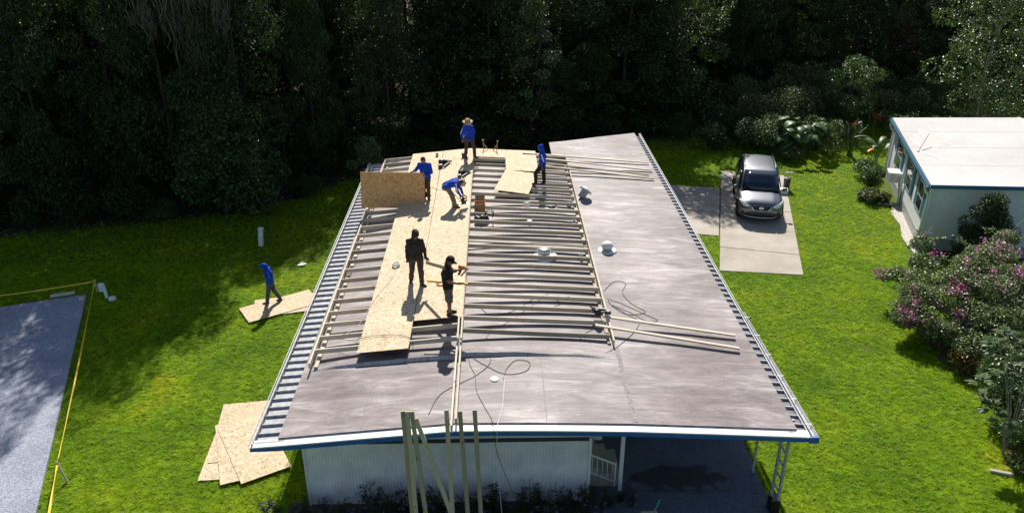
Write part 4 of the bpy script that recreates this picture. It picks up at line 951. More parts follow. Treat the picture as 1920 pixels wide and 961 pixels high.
for t, y, z, w in ((0, 1.10, 1.085, 0.77), (0.33, 1.38, 1.305, 0.74), (0.66, 1.65, 1.505, 0.70), (1, 1.90, 1.675, 0.66)):
    ws.append([(w * s, y + 0.10 * s * s - 0.03, z + 0.012 - 0.02 * s * s) for s in (-1, -0.6, -0.2, 0.2, 0.6, 1)])
patch('windshield', ws[::-1], GLASS, off=(0, -0.03, 0.03))
for s in (-1, 1):
    P = [[(s * 0.885, y, zb + 0.05), (s * (wt + 0.075), y + 0.02, zt - 0.13)] for y, zb, wt, zt in ((1.55, 1.0, 0.76, 1.40), (2.0, 1.0, 0.70, 1.68), (2.75, 1.01, 0.685, 1.73))]
    patch('side_window', P, GLASS); P = [[(s * 0.885, y, zb + 0.05), (s * (wt + 0.075), y, zt - 0.13)] for y, zb, wt, zt in ((2.82, 1.01, 0.685, 1.73), (3.4, 1.02, 0.675, 1.73), (4.05, 1.04, 0.66, 1.69))]
    patch('side_window', P, GLASS)
    MB().tube([C_(s * 0.63, 2.15, 1.76), C_(s * 0.64, 2.3, 1.80), C_(s * 0.635, 3.0, 1.815), C_(s * 0.62, 3.9, 1.795), C_(s * 0.61, 4.05, 1.75)], 0.020, 8).build('roof_rail', CHROME, car, True)
    mr = MB().lathe([(0.02, -0.10), (0.075, -0.06), (0.085, 0.03), (0.06, 0.09), (0.01, 0.11)], (0, 0, 0), 14, M=CM @ Matrix.Translation((s * 1.03, 1.45, 1.06)) @ Matrix.Rotation(R(90), 4, 'Y') @ Matrix.Diagonal((1, 0.7, 1.0, 1))).build('side_mirror', PAINT, car, True)
    MB().bar(C_(s * 0.86, 1.47, 1.02), C_(s * 0.96, 1.46, 1.05), 0.06, 0.04).build('mirror_arm', BLACK, mr)
    # headlamp: swept-back sliver
    P = [[(s * 0.47, 0.0, 0.735), (s * 0.47, 0.035, 0.80)], [(s * 0.60, 0.045, 0.70), (s * 0.61, 0.115, 0.84)], [(s * 0.74, 0.125, 0.735), (s * 0.73, 0.215, 0.87)], [(s * 0.84, 0.28, 0.80), (s * 0.80, 0.34, 0.895)], [(s * 0.885, 0.50, 0.865), (s * 0.85, 0.50, 0.90)]]
    hl = patch('headlight', P if s > 0 else P[::-1], LAMP, off=(0, -0.028, 0.02))
    P = [[(s * 0.50, -0.005, 0.70), (s * 0.50, 0.0, 0.72)], [(s * 0.62, 0.05, 0.665), (s * 0.62, 0.05, 0.69)], [(s * 0.80, 0.20, 0.735), (s * 0.80, 0.2, 0.76)]]
    patch('lamp_trim', P if s > 0 else P[::-1], BLACK, hl, off=(0, -0.025, 0.015))
    fg = MB().box((s * 0.70, 0.06, 0.44), (0.22, 0.06, 0.13)); fo = MB(); fo.add([CM @ Vector(v) for v in fg.v], fg.f); fo = fo.build('fog_lamp_recess', BLACK, car, bevel=0.02)
    MB().tube([C_(s * 0.2, -0.045, 0.60), C_(s * 0.30, -0.045, 0.63), C_(s * 0.37, -0.03, 0.72), C_(s * 0.41, -0.01, 0.79)], 0.024, 6).build('grille_bar', CHROME, car, True)
    for y in (0.88, 3.58):
        wm = CM @ Matrix.Translation((s * 0.83, y, 0.35)) @ Matrix.Rotation(R(90) * s, 4, 'Y')
        wh = MB().lathe([(0.06, -0.1), (0.30, -0.11), (0.345, -0.08), (0.35, 0.06), (0.33, 0.095), (0.24, 0.10)], (0, 0, 0), 28, M=wm).build('wheel', RUB, car, True)
        MB().lathe([(0.235, 0.07), (0.23, 0.103), (0.2, 0.09), (0.07, 0.075), (0.05, 0.095), (0.01, 0.097)], (0, 0, 0), 24, M=wm).build('rim', STEEL, wh, True)
        MB().tube([C_(s * 0.925, y + 0.40 * math.cos(a), 0.35 + 0.40 * math.sin(a)) for a in np.linspace(-0.2, math.pi + 0.2, 15)], 0.035, 6).build('wheel_arch', BLACK, car, True)
MB().tube([C_(-0.2, -0.045, 0.60), C_(0, -0.05, 0.595), C_(0.2, -0.045, 0.60)], 0.024, 6).build('grille_bar', CHROME, car, True)
P = [[(x, -0.03 + 0.05 * x * x, z) for x in (-w, -w / 2, 0, w / 2, w)] for z, w in ((0.60, 0.24), (0.66, 0.33), (0.74, 0.40), (0.80, 0.44))]
gr = patch('grille', P, BLACK)
for z in (0.65, 0.70, 0.75): MB().tube([C_(-0.30, -0.034, z), C_(0, -0.045, z), C_(0.30, -0.034, z)], 0.006, 5).build('grille_slat', DGREY, gr)
g = MB(); ring = [C_(0.072 * math.cos(a), -0.062, 0.72 + 0.062 * math.sin(a)) for a in np.linspace(0, 2 * math.pi, 22)]
g.tube(ring, 0.011, 6); g.bar(C_(-0.085, -0.064, 0.72), C_(0.085, -0.064, 0.72), 0.02, 0.03); g.build('emblem', CHROME, gr)
P = [[(x, -0.02 + 0.14 * x * x, z) for x in (-0.62, -0.3, 0, 0.3, 0.62)] for z in (0.35, 0.42, 0.47)]
patch('lower_intake', P, BLACK, off=(0, -0.03, 0))
MB().tube([C_(-0.66, 0.055, 0.345), C_(-0.45, -0.035, 0.315), C_(0, -0.075, 0.305), C_(0.45, -0.035, 0.315), C_(0.66, 0.055, 0.345)], 0.018, 6).build('bumper_lip', CHROME, car, True)
MB().tube([C_(-0.70, 0.06, 0.52), C_(-0.45, -0.02, 0.50), C_(0, -0.05, 0.50), C_(0.45, -0.02, 0.50), C_(0.70, 0.06, 0.52)], 0.022, 6).build('bumper_crease', PAINT, car, True)
for x0, x1 in ((-0.55, 0.02), (0.08, 0.62)): MB().tube([C_(x0, 1.11, 1.105), C_(x1, 1.06, 1.115)], 0.010, 5).build('wiper', BLACK, car)
P = [[(x, 0.03, 0), (x, 0.20, 0)] for x in (-1, 1)]

# ============================================================ NEIGHBOUR HOUSE
NA = R(-16.7); NO = Vector((16.36, 27.5, 0)); NM = Matrix.Translation(NO) @ Matrix.Rotation(NA, 4, 'Z')   # local: x along the near end, y along the eave
nh = empty('neighbour_house', NO, 'white-roofed house with teal trim and lap siding at the right edge', 'house', None, NA)
def N_(x, y, z): return NM @ Vector((x, y, z))
def nbox(c, d, name, m, parent=nh, bevel=0):
    g = MB(); g.box(c, d, 0, NM); return g.build(name, m, parent, bevel=bevel)
LN, WN, RI = 9.4, 10.6, 5.3
def nz(x): return 2.72 + 0.077 * (RI - abs(x - RI))
g = MB(); cols = [i * WN / 20 for i in range(21)]
g.grid([[N_(x, y, nz(x)) for x in cols] for y in (-0.02, 3, 6, LN)][::-1]); g.grid([[N_(x, y, nz(x) - 0.10) for x in cols] for y in (-0.02, 3, 6, LN)])
g.grid([[N_(x, -0.02, nz(x)) for x in cols], [N_(x, -0.02, nz(x) - 0.1) for x in cols]]); g.grid([[N_(x, LN, nz(x)) for x in cols], [N_(x, LN, nz(x) - 0.1) for x in cols]][::-1])
nr = g.build('roof', ROOFW, nh)
for k in range(1, 4): MB().bar(N_(0.02, LN * k / 4, nz(0) + 0.004), N_(RI, LN * k / 4, nz(RI) + 0.004), 0.06, 0.003).build('roof_seam', ROOFW, nr)
for x in (RI,): MB().bar(N_(x, 0, nz(x) + 0.005), N_(x, LN, nz(x) + 0.005), 0.12, 0.012).build('ridge_seam', WHITE, nr)
STN = simple('brown_roof_stain', (0.58, 0.535, 0.505), 0.85, var=0.12, scale=3)
bl = blob(0.9, 5.7, 0.5, 1.3, 5, 60, 0.9); g = MB(); g.add([N_(x, y, nz(x) + 0.004) for x, y in bl], [tuple(range(len(bl)))]); g.build('roof_stain', STN, nr)
bl = blob(1.5, 5.9, 0.35, 0.9, 8, 30, 0.7); g = MB(); g.add([N_(x, y, nz(x) + 0.0055) for x, y in bl], [tuple(range(len(bl)))]); g.build('roof_stain', STN, nr)
g = MB()
for i in range(10):
    xa, xb = WN * i / 10, WN * (i + 1) / 10; g.bar(N_(xa, -0.03, nz(xa) - 0.075), N_(xb, -0.03, nz(xb) - 0.075), 0.03, 0.15)
g.build('gable_fascia', TEAL, nh)
MB().bar(N_(-0.04, -0.04, 2.62), N_(-0.04, LN, 2.62), 0.04, 0.17).build('eave_fascia', TEAL, nh)
g = MB(); g.grid([[N_(x, y, z) for y in (-0.03, LN)] for x, z in ((-0.065, 2.70), (-0.07, 2.62), (-0.13, 2.62), (-0.145, 2.71), (-0.15, 2.71), (-0.14, 2.605), (-0.06, 2.605))])
gt = g.build('gutter', TEAL, nh); sf = gt.modifiers.new('t', 'SOLIDIFY'); sf.thickness = 0.004
for k in range(40):                     # leaves lying in the gutter
    pass
# lap siding: near end and eave side
g = MB(); xs0, ys0 = 0.13, 0.30
nl = 19
for i in range(nl):
    z0, z1 = 0.45 + i * 0.118, 0.45 + (i + 1) * 0.118
    g.add([N_(xs0, ys0, z0), N_(WN - 0.3, ys0, z0), N_(WN - 0.3, ys0 + 0.028, z1), N_(xs0, ys0 + 0.028, z1), N_(xs0, ys0 + 0.028, z0), N_(WN - 0.3, ys0 + 0.028, z0)], [(0, 1, 2, 3), (0, 4, 5, 1)])
g.build('lap_siding', LAPS, nh)
g = MB()
for i in range(nl):
    z0, z1 = 0.45 + i * 0.118, 0.45 + (i + 1) * 0.118
    g.add([N_(xs0, ys0, z0), N_(xs0, LN - 0.3, z0), N_(xs0 + 0.026, LN - 0.3, z1), N_(xs0 + 0.026, ys0, z1), N_(xs0 + 0.026, ys0, z0), N_(xs0 + 0.026, LN - 0.3, z0)], [(3, 2, 1, 0), (1, 5, 4, 0)])
g.build('lap_siding', LAPS, nh)
nbox(((xs0 + WN - 0.3) / 2 + 0.02, (ys0 + LN - 0.3) / 2 + 0.02, 1.35), (WN - 0.66, LN - 0.70, 2.6), 'wall_core', LAPS)
nbox((WN / 2, ys0 + 0.02, 0.22), (WN - 0.66, 0.03, 0.44), 'skirting', ALU); nbox((xs0 + 0.03, LN / 2, 0.22), (0.03, LN - 0.8, 0.44), 'skirting', ALU)
nbox((xs0 - 0.002, ys0 - 0.002, 1.42), (0.11, 0.11, 2.4), 'corner_board', WHITE)
nbox((xs0 + 0.0, LN - 0.3, 1.42), (0.09, 0.09, 2.4), 'corner_board', WHITE)
WG = NT('window_glass'); WG.col((0.03, 0.04, 0.045)); WG = WG.done(0.08, 0, 0.6)
for i, (yc, w) in enumerate(((1.5, 0.95), (3.9, 0.95), (6.6, 1.05))):
    wf = nbox((xs0 - 0.022, yc, 1.72), (0.05, w, 1.15), 'window', WHITE)
    for zc in (1.45, 1.99): nbox((xs0 - 0.042, yc, zc), (0.03, w - 0.14, 0.47), 'pane', WG, wf)
    for s in (-1, 1): nbox((xs0 - 0.022, yc + s * (w / 2 + 0.2), 1.72), (0.04, 0.34, 1.2), 'shutter', TEAL)
for yc in (0.25, 4.85, 8.9):
    g = MB(); g.tube(catmull([N_(-0.10, yc, 2.6), N_(-0.10, yc, 2.45), N_(0.0, yc, 2.28), N_(0.06, yc, 2.15), N_(0.06, yc, 1.0), N_(0.06, yc, 0.2), N_(0.0, yc, 0.09), N_(-0.25, yc, 0.06)]), 0.045, 8); g.build('downspout', WHITE, nh, True)
ac = nbox((-0.1, 5.75, 1.05), (0.62, 0.66, 0.46), 'window_air_conditioner', WHITE, nh, bevel=0.02)
for k in range(7): nbox((-0.415, 5.75, 0.90 + 0.05 * k), (0.012, 0.56, 0.012), 'louvre', DGREY, ac)
for k in range(7): nbox((-0.12, 5.415, 0.90 + 0.05 * k), (0.45, 0.012, 0.012), 'louvre', DGREY, ac)
ant = empty('roof_antenna', N_(0.5, 4.9, nz(0.5)), 'thin metal rod lying up from the white roof near its eave', 'antenna')
MB().tube([N_(0.25, 4.1, nz(.25) + 0.02), N_(0.75, 5.2, nz(0.75) + 0.45)], 0.02, 6).build('rod', STEEL, ant); MB().lathe([(0.06, 0), (0.05, 0.04), (0.01, 0.05)], N_(0.25, 4.1, nz(.25)), 10).build('foot', STEEL, ant)
MB().tube([N_(0.3, 4.0, nz(.3) + 0.03), N_(1.0, 3.0, nz(1.0) + 0.03)], 0.012, 5).build('guy_wire', STEEL, ant)
# pale gravel border along that wall
P_ = [(-0.05, -0.5), (0.3, -0.5), (0.3, 5.0), (-0.1, 5.0), (-0.35, 3.8), (-0.15, 2.5), (-0.3, 1.2)]
g = MB(); g.add([N_(x, y, 0.012) for x, y in P_], [tuple(range(len(P_)))]); tag(g.build('gravel_border', SHELL), kind='structure')
sbk = tag(nbox((-0.4, 4.75, 0.06), (0.75, 0.2, 0.07), 'splash_block', CONC, None, 0.01), 'pale concrete splash block under the neighbour downspout', 'splash block')
NHOUSE = [N_(-0.3, -0.4, 0)[:2], N_(WN, -0.4, 0)[:2], N_(WN, LN, 0)[:2], N_(-0.2, LN, 0)[:2]]

# ============================================================ YARD THINGS
pd = empty('utility_pedestal', (-9.27, 28.5, 0), 'pale grey utility pedestal standing in the shaded lawn', 'pedestal')
PM = Matrix.Translation((-9.27, 28.5, 0)) @ Matrix.Rotation(R(6), 4, 'Y')
MB().box((0, 0, 0.36), (0.17, 0.17, 0.72), M=PM).build('housing', SIDING, pd, bevel=0.01); MB().box((0, 0, 0.735), (0.19, 0.19, 0.05), M=PM).build('cap', SIDING, pd, bevel=0.01)
wp = empty('water_pipe', (-13.5, 24.4, 0), 'white pipe stub with valve box beside the yellow tape corner', 'pipe')
MB().tube([(-13.48, 24.3, 0), (-13.55, 24.4, 0.42)], 0.055, 12).build('riser', WHITE, wp); MB().box((-13.68, 24.5, 0.32), (0.2, 0.12, 0.3)).build('valve_box', SIDING, wp, bevel=0.02)
tag(MB().lathe([(0.02, 0.0), (0.13, 0.02), (0.13, 0.09), (0.09, 0.13), (0.01, 0.14)], (0, 0, 0), 16).build('cleanout_cap', WHITE, None, True, Matrix.Translation((-13.22, 24.15, 0))), 'round white cleanout cap next to the pipe stub', 'cap')
g = MB(); g.grid([[(-7.45, 26.6, 0.05), (-7.3, 26.85, 0.09)], [(-7.2, 26.55, 0.08), (-7.1, 26.75, 0.05)]]); o = g.build('paper_scrap', WHITE); o.modifiers.new('t', 'SOLIDIFY').thickness = 0.002; tag(o, 'small white scrap lying on the lawn behind the walking worker', 'scrap')
STK = [((-13.99, 24.73, 0), (-13.87, 24.5, 0.62), 'wooden stake holding the yellow tape corner'), ((-10.36, 15.0, 0), (-10.55, 15.1, 0.58), 'leaning wooden stake holding the near run of yellow tape'), ((-18.5, 23.2, 0), (-18.5, 23.2, 0.55), 'wooden stake at the far left end of the yellow tape')]
for a, b, lb in STK: tag(beam('wooden_stake', a, b, 0.04, 0.04, LUM, up=(0, 1, 0)), lb, 'stake', 'stakes carrying the tape')
def tape(p0, p1, sag, n, w, label):
    rows = []
    for i in range(n + 1):
        t = i / n; q = Vector(p0).lerp(Vector(p1), t); q.z -= sag * 4 * t * (1 - t); a = 0.9 + 0.5 * math.sin(t * 9)
        d = (Vector(p1) - Vector(p0)).normalized(); s = d.cross(Vector((0, 0, 1)))
        o_ = (s * math.cos(a) + Vector((0, 0, 1)) * math.sin(a)) * w / 2; rows.append([q - o_, q + o_])
    g = MB(); g.grid(rows); o = g.build('caution_tape', YELLOW, None, True); o.modifiers.new('t', 'SOLIDIFY').thickness = 0.002; return tag(o, label, 'tape', 'yellow tape round the slab')
tape((-13.87, 24.5, 0.55), (-18.5, 23.2, 0.50), 0.06, 24, 0.05, 'yellow tape strung behind the far edge of the slab')
tape((-13.87, 24.5, 0.55), (-10.54, 15.1, 0.52), 0.05, 30, 0.05, 'long run of yellow tape beside the slab from corner to leaning stake')
tape((-10.54, 15.1, 0.52), (-9.4, 12.0, 0.5), 0.03, 12, 0.06, 'near run of yellow tape leaving the bottom left')
ut = empty('utility_stand', (13.5, 34.2, 0), 'dark bin with a rod standing right of the parked car', 'bin')
MB().lathe([(0.13, 0), (0.16, 0.55), (0.17, 0.56), (0.15, 0.57), (0.01, 0.56)], (13.55, 34.2, 0), 14).build('bin', DGREY, ut, True)
MB().tube([(13.55, 34.2, 0.5), (13.6, 34.2, 1.05)], 0.02, 6).build('rod', STEEL, ut); MB().box((13.6, 34.2, 0.8), (0.3, 0.08, 0.05)).build('cross_arm', ALU, ut)
tag(MB().box((0, 0, 0.1), (0.5, 0.4, 0.2)).build('white_crate', WHITE, None, False, Matrix.Translation((13.15, 33.6, 0.05)) @ Matrix.Rotation(R(-15), 4, 'Z'), bevel=0.02), 'low white box on the driveway beside the dark bin', 'box')
bq = empty('rake', (3.5, 13.35, 0.06), 'teal-handled tool standing on a wooden block in the carport shade', 'tool')
MB().box((3.33, 13.12, 0.3), (0.36, 0.14, 0.5)).build('block', LUMG, bq); MB().tube([(3.42, 13.15, 0.5), (3.6, 13.42, 0.66)], 0.016, 6).build('handle', TEALT, bq)
tag(MB().box((0, 0, 0.05), (0.5, 0.1, 0.08)).build('edging_stone', CONC, None, False, Matrix.Translation((12.3, 14.8, 0)) @ Matrix.Rotation(R(-20), 4, 'Z'), bevel=0.015), 'pale edging stone lying at the foot of the fig', 'stone')

# ============================================================ VEGETATION
def np_mesh(name, V, Fc, mats, midx=None):
    me = bpy.data.meshes.new(name); V = np.asarray(V, np.float32); Fc = np.asarray(Fc, np.int32); k = Fc.shape[1]
    me.vertices.add(len(V)); me.vertices.foreach_set('co', V.ravel())
    me.loops.add(Fc.size); me.loops.foreach_set('vertex_index', Fc.ravel())
    me.polygons.add(len(Fc)); me.polygons.foreach_set('loop_start', np.arange(0, Fc.size, k, dtype=np.int32))
    for m in (mats if isinstance(mats, (list, tuple)) else [mats]): me.materials.append(m)
    if midx is not None: me.polygons.foreach_set('material_index', np.asarray(midx, np.int32))
    me.update(calc_edges=True); return me

def leaf_arrays(P, size, elong=0.55, up=0.5, droop=0.0, fold=0.18, dirs=None):
    """one folded leaf of two triangles at every point"""
    n = len(P); nrm = rng.normal(size=(n, 3)); nrm[:, 2] = np.abs(nrm[:, 2]) + up; nrm /= np.linalg.norm(nrm, axis=1)[:, None]
    d = rng.normal(size=(n, 3)) if dirs is None else dirs + 0.35 * rng.normal(size=(n, 3)); d[:, 2] -= droop
    d -= nrm * (d * nrm).sum(1)[:, None]; d /= np.linalg.norm(d, axis=1)[:, None] + 1e-9; s = np.cross(nrm, d)
    L = (size * rng.uniform(0.6, 1.35, n))[:, None]; W = L * elong * 0.5
    base = P; tip = P + d * L - nrm * L * 0.12; mid = P + d * L * 0.45
    l = mid + s * W + nrm * W * fold; r = mid - s * W + nrm * W * fold
    V = np.stack([base, l, tip, r], 1).reshape(-1, 3); i = np.arange(n)[:, None] * 4
    F = np.concatenate([i + np.array([0, 2, 1]), i + np.array([0, 3, 2])], 1).reshape(-1, 3)
    return V, F

def clump_points(cl, N, shell=0.6):
    cl = np.array([(c[0], c[1], c[2], c[3], c[4] if len(c) > 4 else c[3] * 0.75) for c in cl]); w = cl[:, 3] ** 2; w /= w.sum()
    idx = rng.choice(len(cl), N, p=w); d = rng.normal(size=(N, 3)); d /= np.linalg.norm(d, axis=1)[:, None]
    r = rng.uniform(0, 1, N) ** (1 / 3); r = r * (1 - shell) + shell * (0.75 + 0.35 * rng.uniform(0, 1, N))
    off = d * r[:, None] * np.stack([cl[idx, 3], cl[idx, 3], cl[idx, 4]], 1)
    return cl[idx, :3] + off, d

def stems(name, lines, m, parent, n=6):
    g = MB()
    for pts, r0, r1 in lines:
        Q = catmull(pts, 5); g.tube(Q, [r0 + (r1 - r0) * i / (len(Q) - 1) for i in range(len(Q))], n)
    return g.build(name, m, parent, True)

LF_DARK = mat_leaf('dark_forest_leaf', (0.016, 0.032, 0.015), (0.046, 0.074, 0.030), 0.22, 0.55, spec=0.25)
LF_MID = mat_leaf('mid_forest_leaf', (0.026, 0.048, 0.016), (0.066, 0.104, 0.030), 0.26, 0.5, spec=0.3)
LF_OLIVE = mat_leaf('olive_forest_leaf', (0.048, 0.062, 0.022), (0.110, 0.125, 0.045), 0.28, 0.45, spec=0.4)
LF_BROWN = mat_leaf('russet_forest_leaf', (0.055, 0.04, 0.024), (0.13, 0.08, 0.045), 0.25, 0.45)
LF_PALE = mat_leaf('pale_green_leaf', (0.055, 0.085, 0.030), (0.13, 0.17, 0.07), 0.30, 0.35)
LF_BUSH = mat_leaf('garden_bush_leaf', (0.030, 0.065, 0.016), (0.085, 0.145, 0.036), 0.28, 0.38)
LF_BOUG = mat_leaf('bougainvillea_leaf', (0.06, 0.09, 0.03), (0.19, 0.235, 0.11), 0.28, 0.38)
LF_BRACT = mat_leaf('magenta_bract', (0.36, 0.03, 0.26), (0.62, 0.17, 0.46), 0.35, 0.6, (1.3, 0.8, 1.2))
LF_PINK = mat_leaf('faded_pink_bract', (0.34, 0.10, 0.26), (0.60, 0.34, 0.50), 0.35, 0.6, (1.2, 0.9, 1.1))
LF_CROT = mat_leaf('olive_orange_leaf', (0.09, 0.06, 0.012), (0.20, 0.14, 0.025), 0.3, 0.4, (1.4, 1.2, 0.5))
LF_BIG = mat_leaf('broad_tropical_leaf', (0.045, 0.10, 0.028), (0.10, 0.19, 0.06), 0.35, 0.45)
LF_RED = mat_leaf('red_petal', (0.40, 0.02, 0.015), (0.62, 0.05, 0.03), 0.35, 0.6, (1.2, 0.8, 0.8))
LF_PURP = mat_leaf('purple_petal', (0.16, 0.10, 0.42), (0.30, 0.20, 0.62), 0.3, 0.6, (1.1, 1, 1.2))
LF_PET = mat_leaf('narrow_dark_leaf', (0.010, 0.022, 0.010), (0.035, 0.060, 0.022), 0.2, 0.4)

def make_tree(name, seed, H, rad, low, N, leaf, lm, label, cat='tree', group=None, moss=0, bark=None, nclump=34, trunk_r=0.13, taper=0.55):
    r = random.Random(seed); e = empty(name, (0, 0, 0), label, cat, group)
    cl = []; lines = []
    top = Vector((r.uniform(-.5, .5), r.uniform(-.5, .5), H * 0.93))
    tp = [Vector((0, 0, -0.1)), Vector((r.uniform(-.2, .2), r.uniform(-.2, .2), H * 0.35)), Vector((r.uniform(-.4, .4), r.uniform(-.4, .4), H * 0.65)), top]
    lines.append((tp, trunk_r, trunk_r * 0.25))
    for i in range(nclump):
        t = (i + r.random()) / nclump; z = low + (H - low) * t; prof = (math.sin(math.pi * min(1, 0.18 + 0.80 * t)) ** 0.7) * (1 - taper * max(0, t - 0.45))
        a = i * 2.4 + r.uniform(-.5, .5); q = rad * prof * r.uniform(0.35, 1.0); c = Vector((q * math.cos(a), q * math.sin(a), z)); R_ = rad * r.uniform(0.26, 0.46)
        cl.append((c.x, c.y, c.z, R_, R_ * r.uniform(0.55, 0.9)))
        if i % 2 == 0:
            b = catmull(tp, 6)[min(17, int(18 * max(0.1, (z - 0.8) / H)))]; lines.append(([b, b.lerp(c, 0.5) + Vector((0, 0, 0.15)), c], trunk_r * 0.3, 0.012))
    stems('trunk', lines, bark or BARK, e)
    P, d = clump_points(cl, N); P[:, 2] = np.maximum(P[:, 2], 0.05)
    V, F = leaf_arrays(P, leaf, 0.6, 0.35, 0.3); link(bpy.data.objects.new('crown', np_mesh('crown', V, F, lm)), e)
    if moss:
        g = MB()
        for k in range(moss):
            c = r.choice(cl); a = r.uniform(0, 6.3); p = Vector((c[0] + c[3] * 0.8 * math.cos(a), c[1] + c[3] * 0.8 * math.sin(a), c[2] - c[4] * 0.3)); L = r.choice((0.3, 0.5, 0.7, 1.0, 2.0)) * r.uniform(.6, 1.2)
            for s in range(r.choice((4, 6, 10, 18))):
                o = Vector((r.gauss(0, .1), r.gauss(0, .1), 0)); l2 = L * r.uniform(0.5, 1)
                g.tube([p + o, p + o * 1.2 + Vector((r.gauss(0, .05), r.gauss(0, .05), -l2 * 0.5)), p + o * 0.8 + Vector((r.gauss(0, .07), 0, -l2))], [0.012, 0.02, 0.002], 3)
        tag(g.build('hanging_moss', MOSS, e), kind='stuff')
    return e

# --- the wood behind the houses
protos = [make_tree('forest_tree', 11, 12, 2.9, 0.6, 22000, 0.17, LF_DARK, 'x'), make_tree('forest_tree', 12, 12, 2.6, 0.8, 21000, 0.15, LF_MID, 'x'),
          make_tree('forest_tree', 13, 12, 3.1, 0.5, 21000, 0.17, LF_DARK, 'x', moss=40), make_tree('forest_tree', 14, 12, 2.4, 0.7, 18000, 0.15, LF_OLIVE, 'x', moss=14),
          make_tree('forest_tree', 15, 12, 2.5, 1.2, 13000, 0.15, LF_BROWN, 'x'), make_tree('forest_tree', 16, 12, 2.9, 0.4, 22000, 0.14, LF_MID, 'x', nclump=34),
          make_tree('forest_tree', 17, 12, 3.6, 2.0, 14500, 0.16, LF_DARK, 'x', nclump=22, taper=0.25)]
for k, p in enumerate(protos): p['category'] = 'tree'
FX = [-40, -30, -18, -12, -9, -7, -4, 0, 4, 8, 11, 14, 20, 30, 50]; FY = [29, 29.8, 31.2, 32.8, 34.8, 37.2, 39.2, 39.7, 41, 43.4, 45.5, 49.5, 51.5, 51.5, 52]
BX = [-40, -18, -14, -10, -8, -6.5, -5, 2, 4, 7, 8.3, 9.3, 10.4, 12.2, 13.2, 20, 30, 50]; BY = [8, 10, 11.5, 14, 19.5, 24, 27.2, 28.5, 32.3, 32.3, 30, 29, 31.5, 30.8, 38.8, 41, 43, 44]
LOOK = ['dark broad-crowned tree', 'mid green leafy tree', 'dark tree hung with grey moss', 'olive-leafed tree', 'sparse russet-leafed tree', 'dense fine-leafed green tree', 'tall gappy dark tree']
def zone(x, dy, k):
    w = ('left of the re-roofed house', 'left') if x < -6 else (('straight behind the roof', 'middle') if x < 9 else ('behind the car and neighbour house', 'right'))
    d = 'at the wood front' if dy < 3 else ('one row inside the wood' if dy < 7 else 'deep in the wood')
    return LOOK[k] + ' ' + d + ' ' + w[0], 'trees of the wood, ' + w[1]
rr = random.Random(5); used = set()
for dy, dx in ((0.8, 2.7), (4.2, 3.2), (8.5, 3.8), (14, 4.6), (22, 5.6), (32, 7.0), (46, 8.5)):
    x = -46 + rr.random() * dx
    while x < 52:
        y = np.interp(x, FX, FY) + dy + rr.uniform(-1.0, 1.0)
        if abs(x) < y * 0.70 + 5:
            Hm = (y - np.interp(x, BX, BY) - (7.0 if x < -5 and dy > 3 else 0) - (3.0 if 7.5 < x < 13 and dy > 3 else 0)) * 0.869; H = min(Hm * rr.choice((0.5, 0.62, 0.8, 0.95, 1.0) if x < -5 and dy < 3 else (0.55, 0.7, 0.85, 0.95, 1.0)) * rr.uniform(.95, 1.02), 19)
            if H > 4.2:
                w = [4, 3, 4 if x < -4 else 1, 2 if x < 5 else 4, 1, 3]; k = rr.choices(range(6), w)[0]; k = 6 if x < -5 and dy < 3 and H > 0.7 * Hm else k; s = H / 12; sx = rr.uniform(0.8, 1.15) * (0.65 + 0.35 * s) * (0.72 if x < -5 and dy < 3 else 1)
                lb, gp = zone(x, dy, k)
                if k not in used:
                    used.add(k); o = protos[k]; o.matrix_basis = Matrix.Translation((x, y, 0)) @ Matrix.Rotation(rr.uniform(0, 6.3), 4, 'Z') @ Matrix.Diagonal((sx, sx, s, 1)); o['label'] = lb; o['group'] = gp
                else: copy_thing(protos[k], (x, y, 0), rr.uniform(0, 6.3), (sx, sx, s), lb, gp)
        x += dx * rr.uniform(0.75, 1.25)
for k in range(7):
    if k not in used: bpy.data.objects.remove(protos[k])
def bush(name, seed, rad, h, N, leaf, lm, label, cat='bush', group=None, nclump=14, elong=0.6):
    r = random.Random(seed); e = empty(name, (0, 0, 0), label, cat, group); cl = []; lines = []
    for i in range(nclump):
        a = i * 2.4 + r.uniform(-.4, .4); q = rad * math.sqrt(r.random()) * 0.75; z = h * (0.28 + 0.52 * r.random() * (1 - 0.5 * q / rad)); R_ = rad * r.uniform(0.28, 0.45)
        c = Vector((q * math.cos(a), q * math.sin(a), z)); cl.append((c.x, c.y, c.z, R_, min(R_, h * 0.3))); lines.append(([Vector((r.gauss(0, .05), r.gauss(0, .05), -0.03)), c * 0.5 + Vector((0, 0, 0.1)), c], 0.022, 0.007))
    stems('stems', lines, BARK, e, 5); P, d = clump_points(cl, N); P[:, 2] = np.maximum(P[:, 2], 0.03)
    V, F = leaf_arrays(P, leaf, elong, 0.5, 0.1); link(bpy.data.objects.new('foliage', np_mesh('foliage', V, F, lm)), e); return e
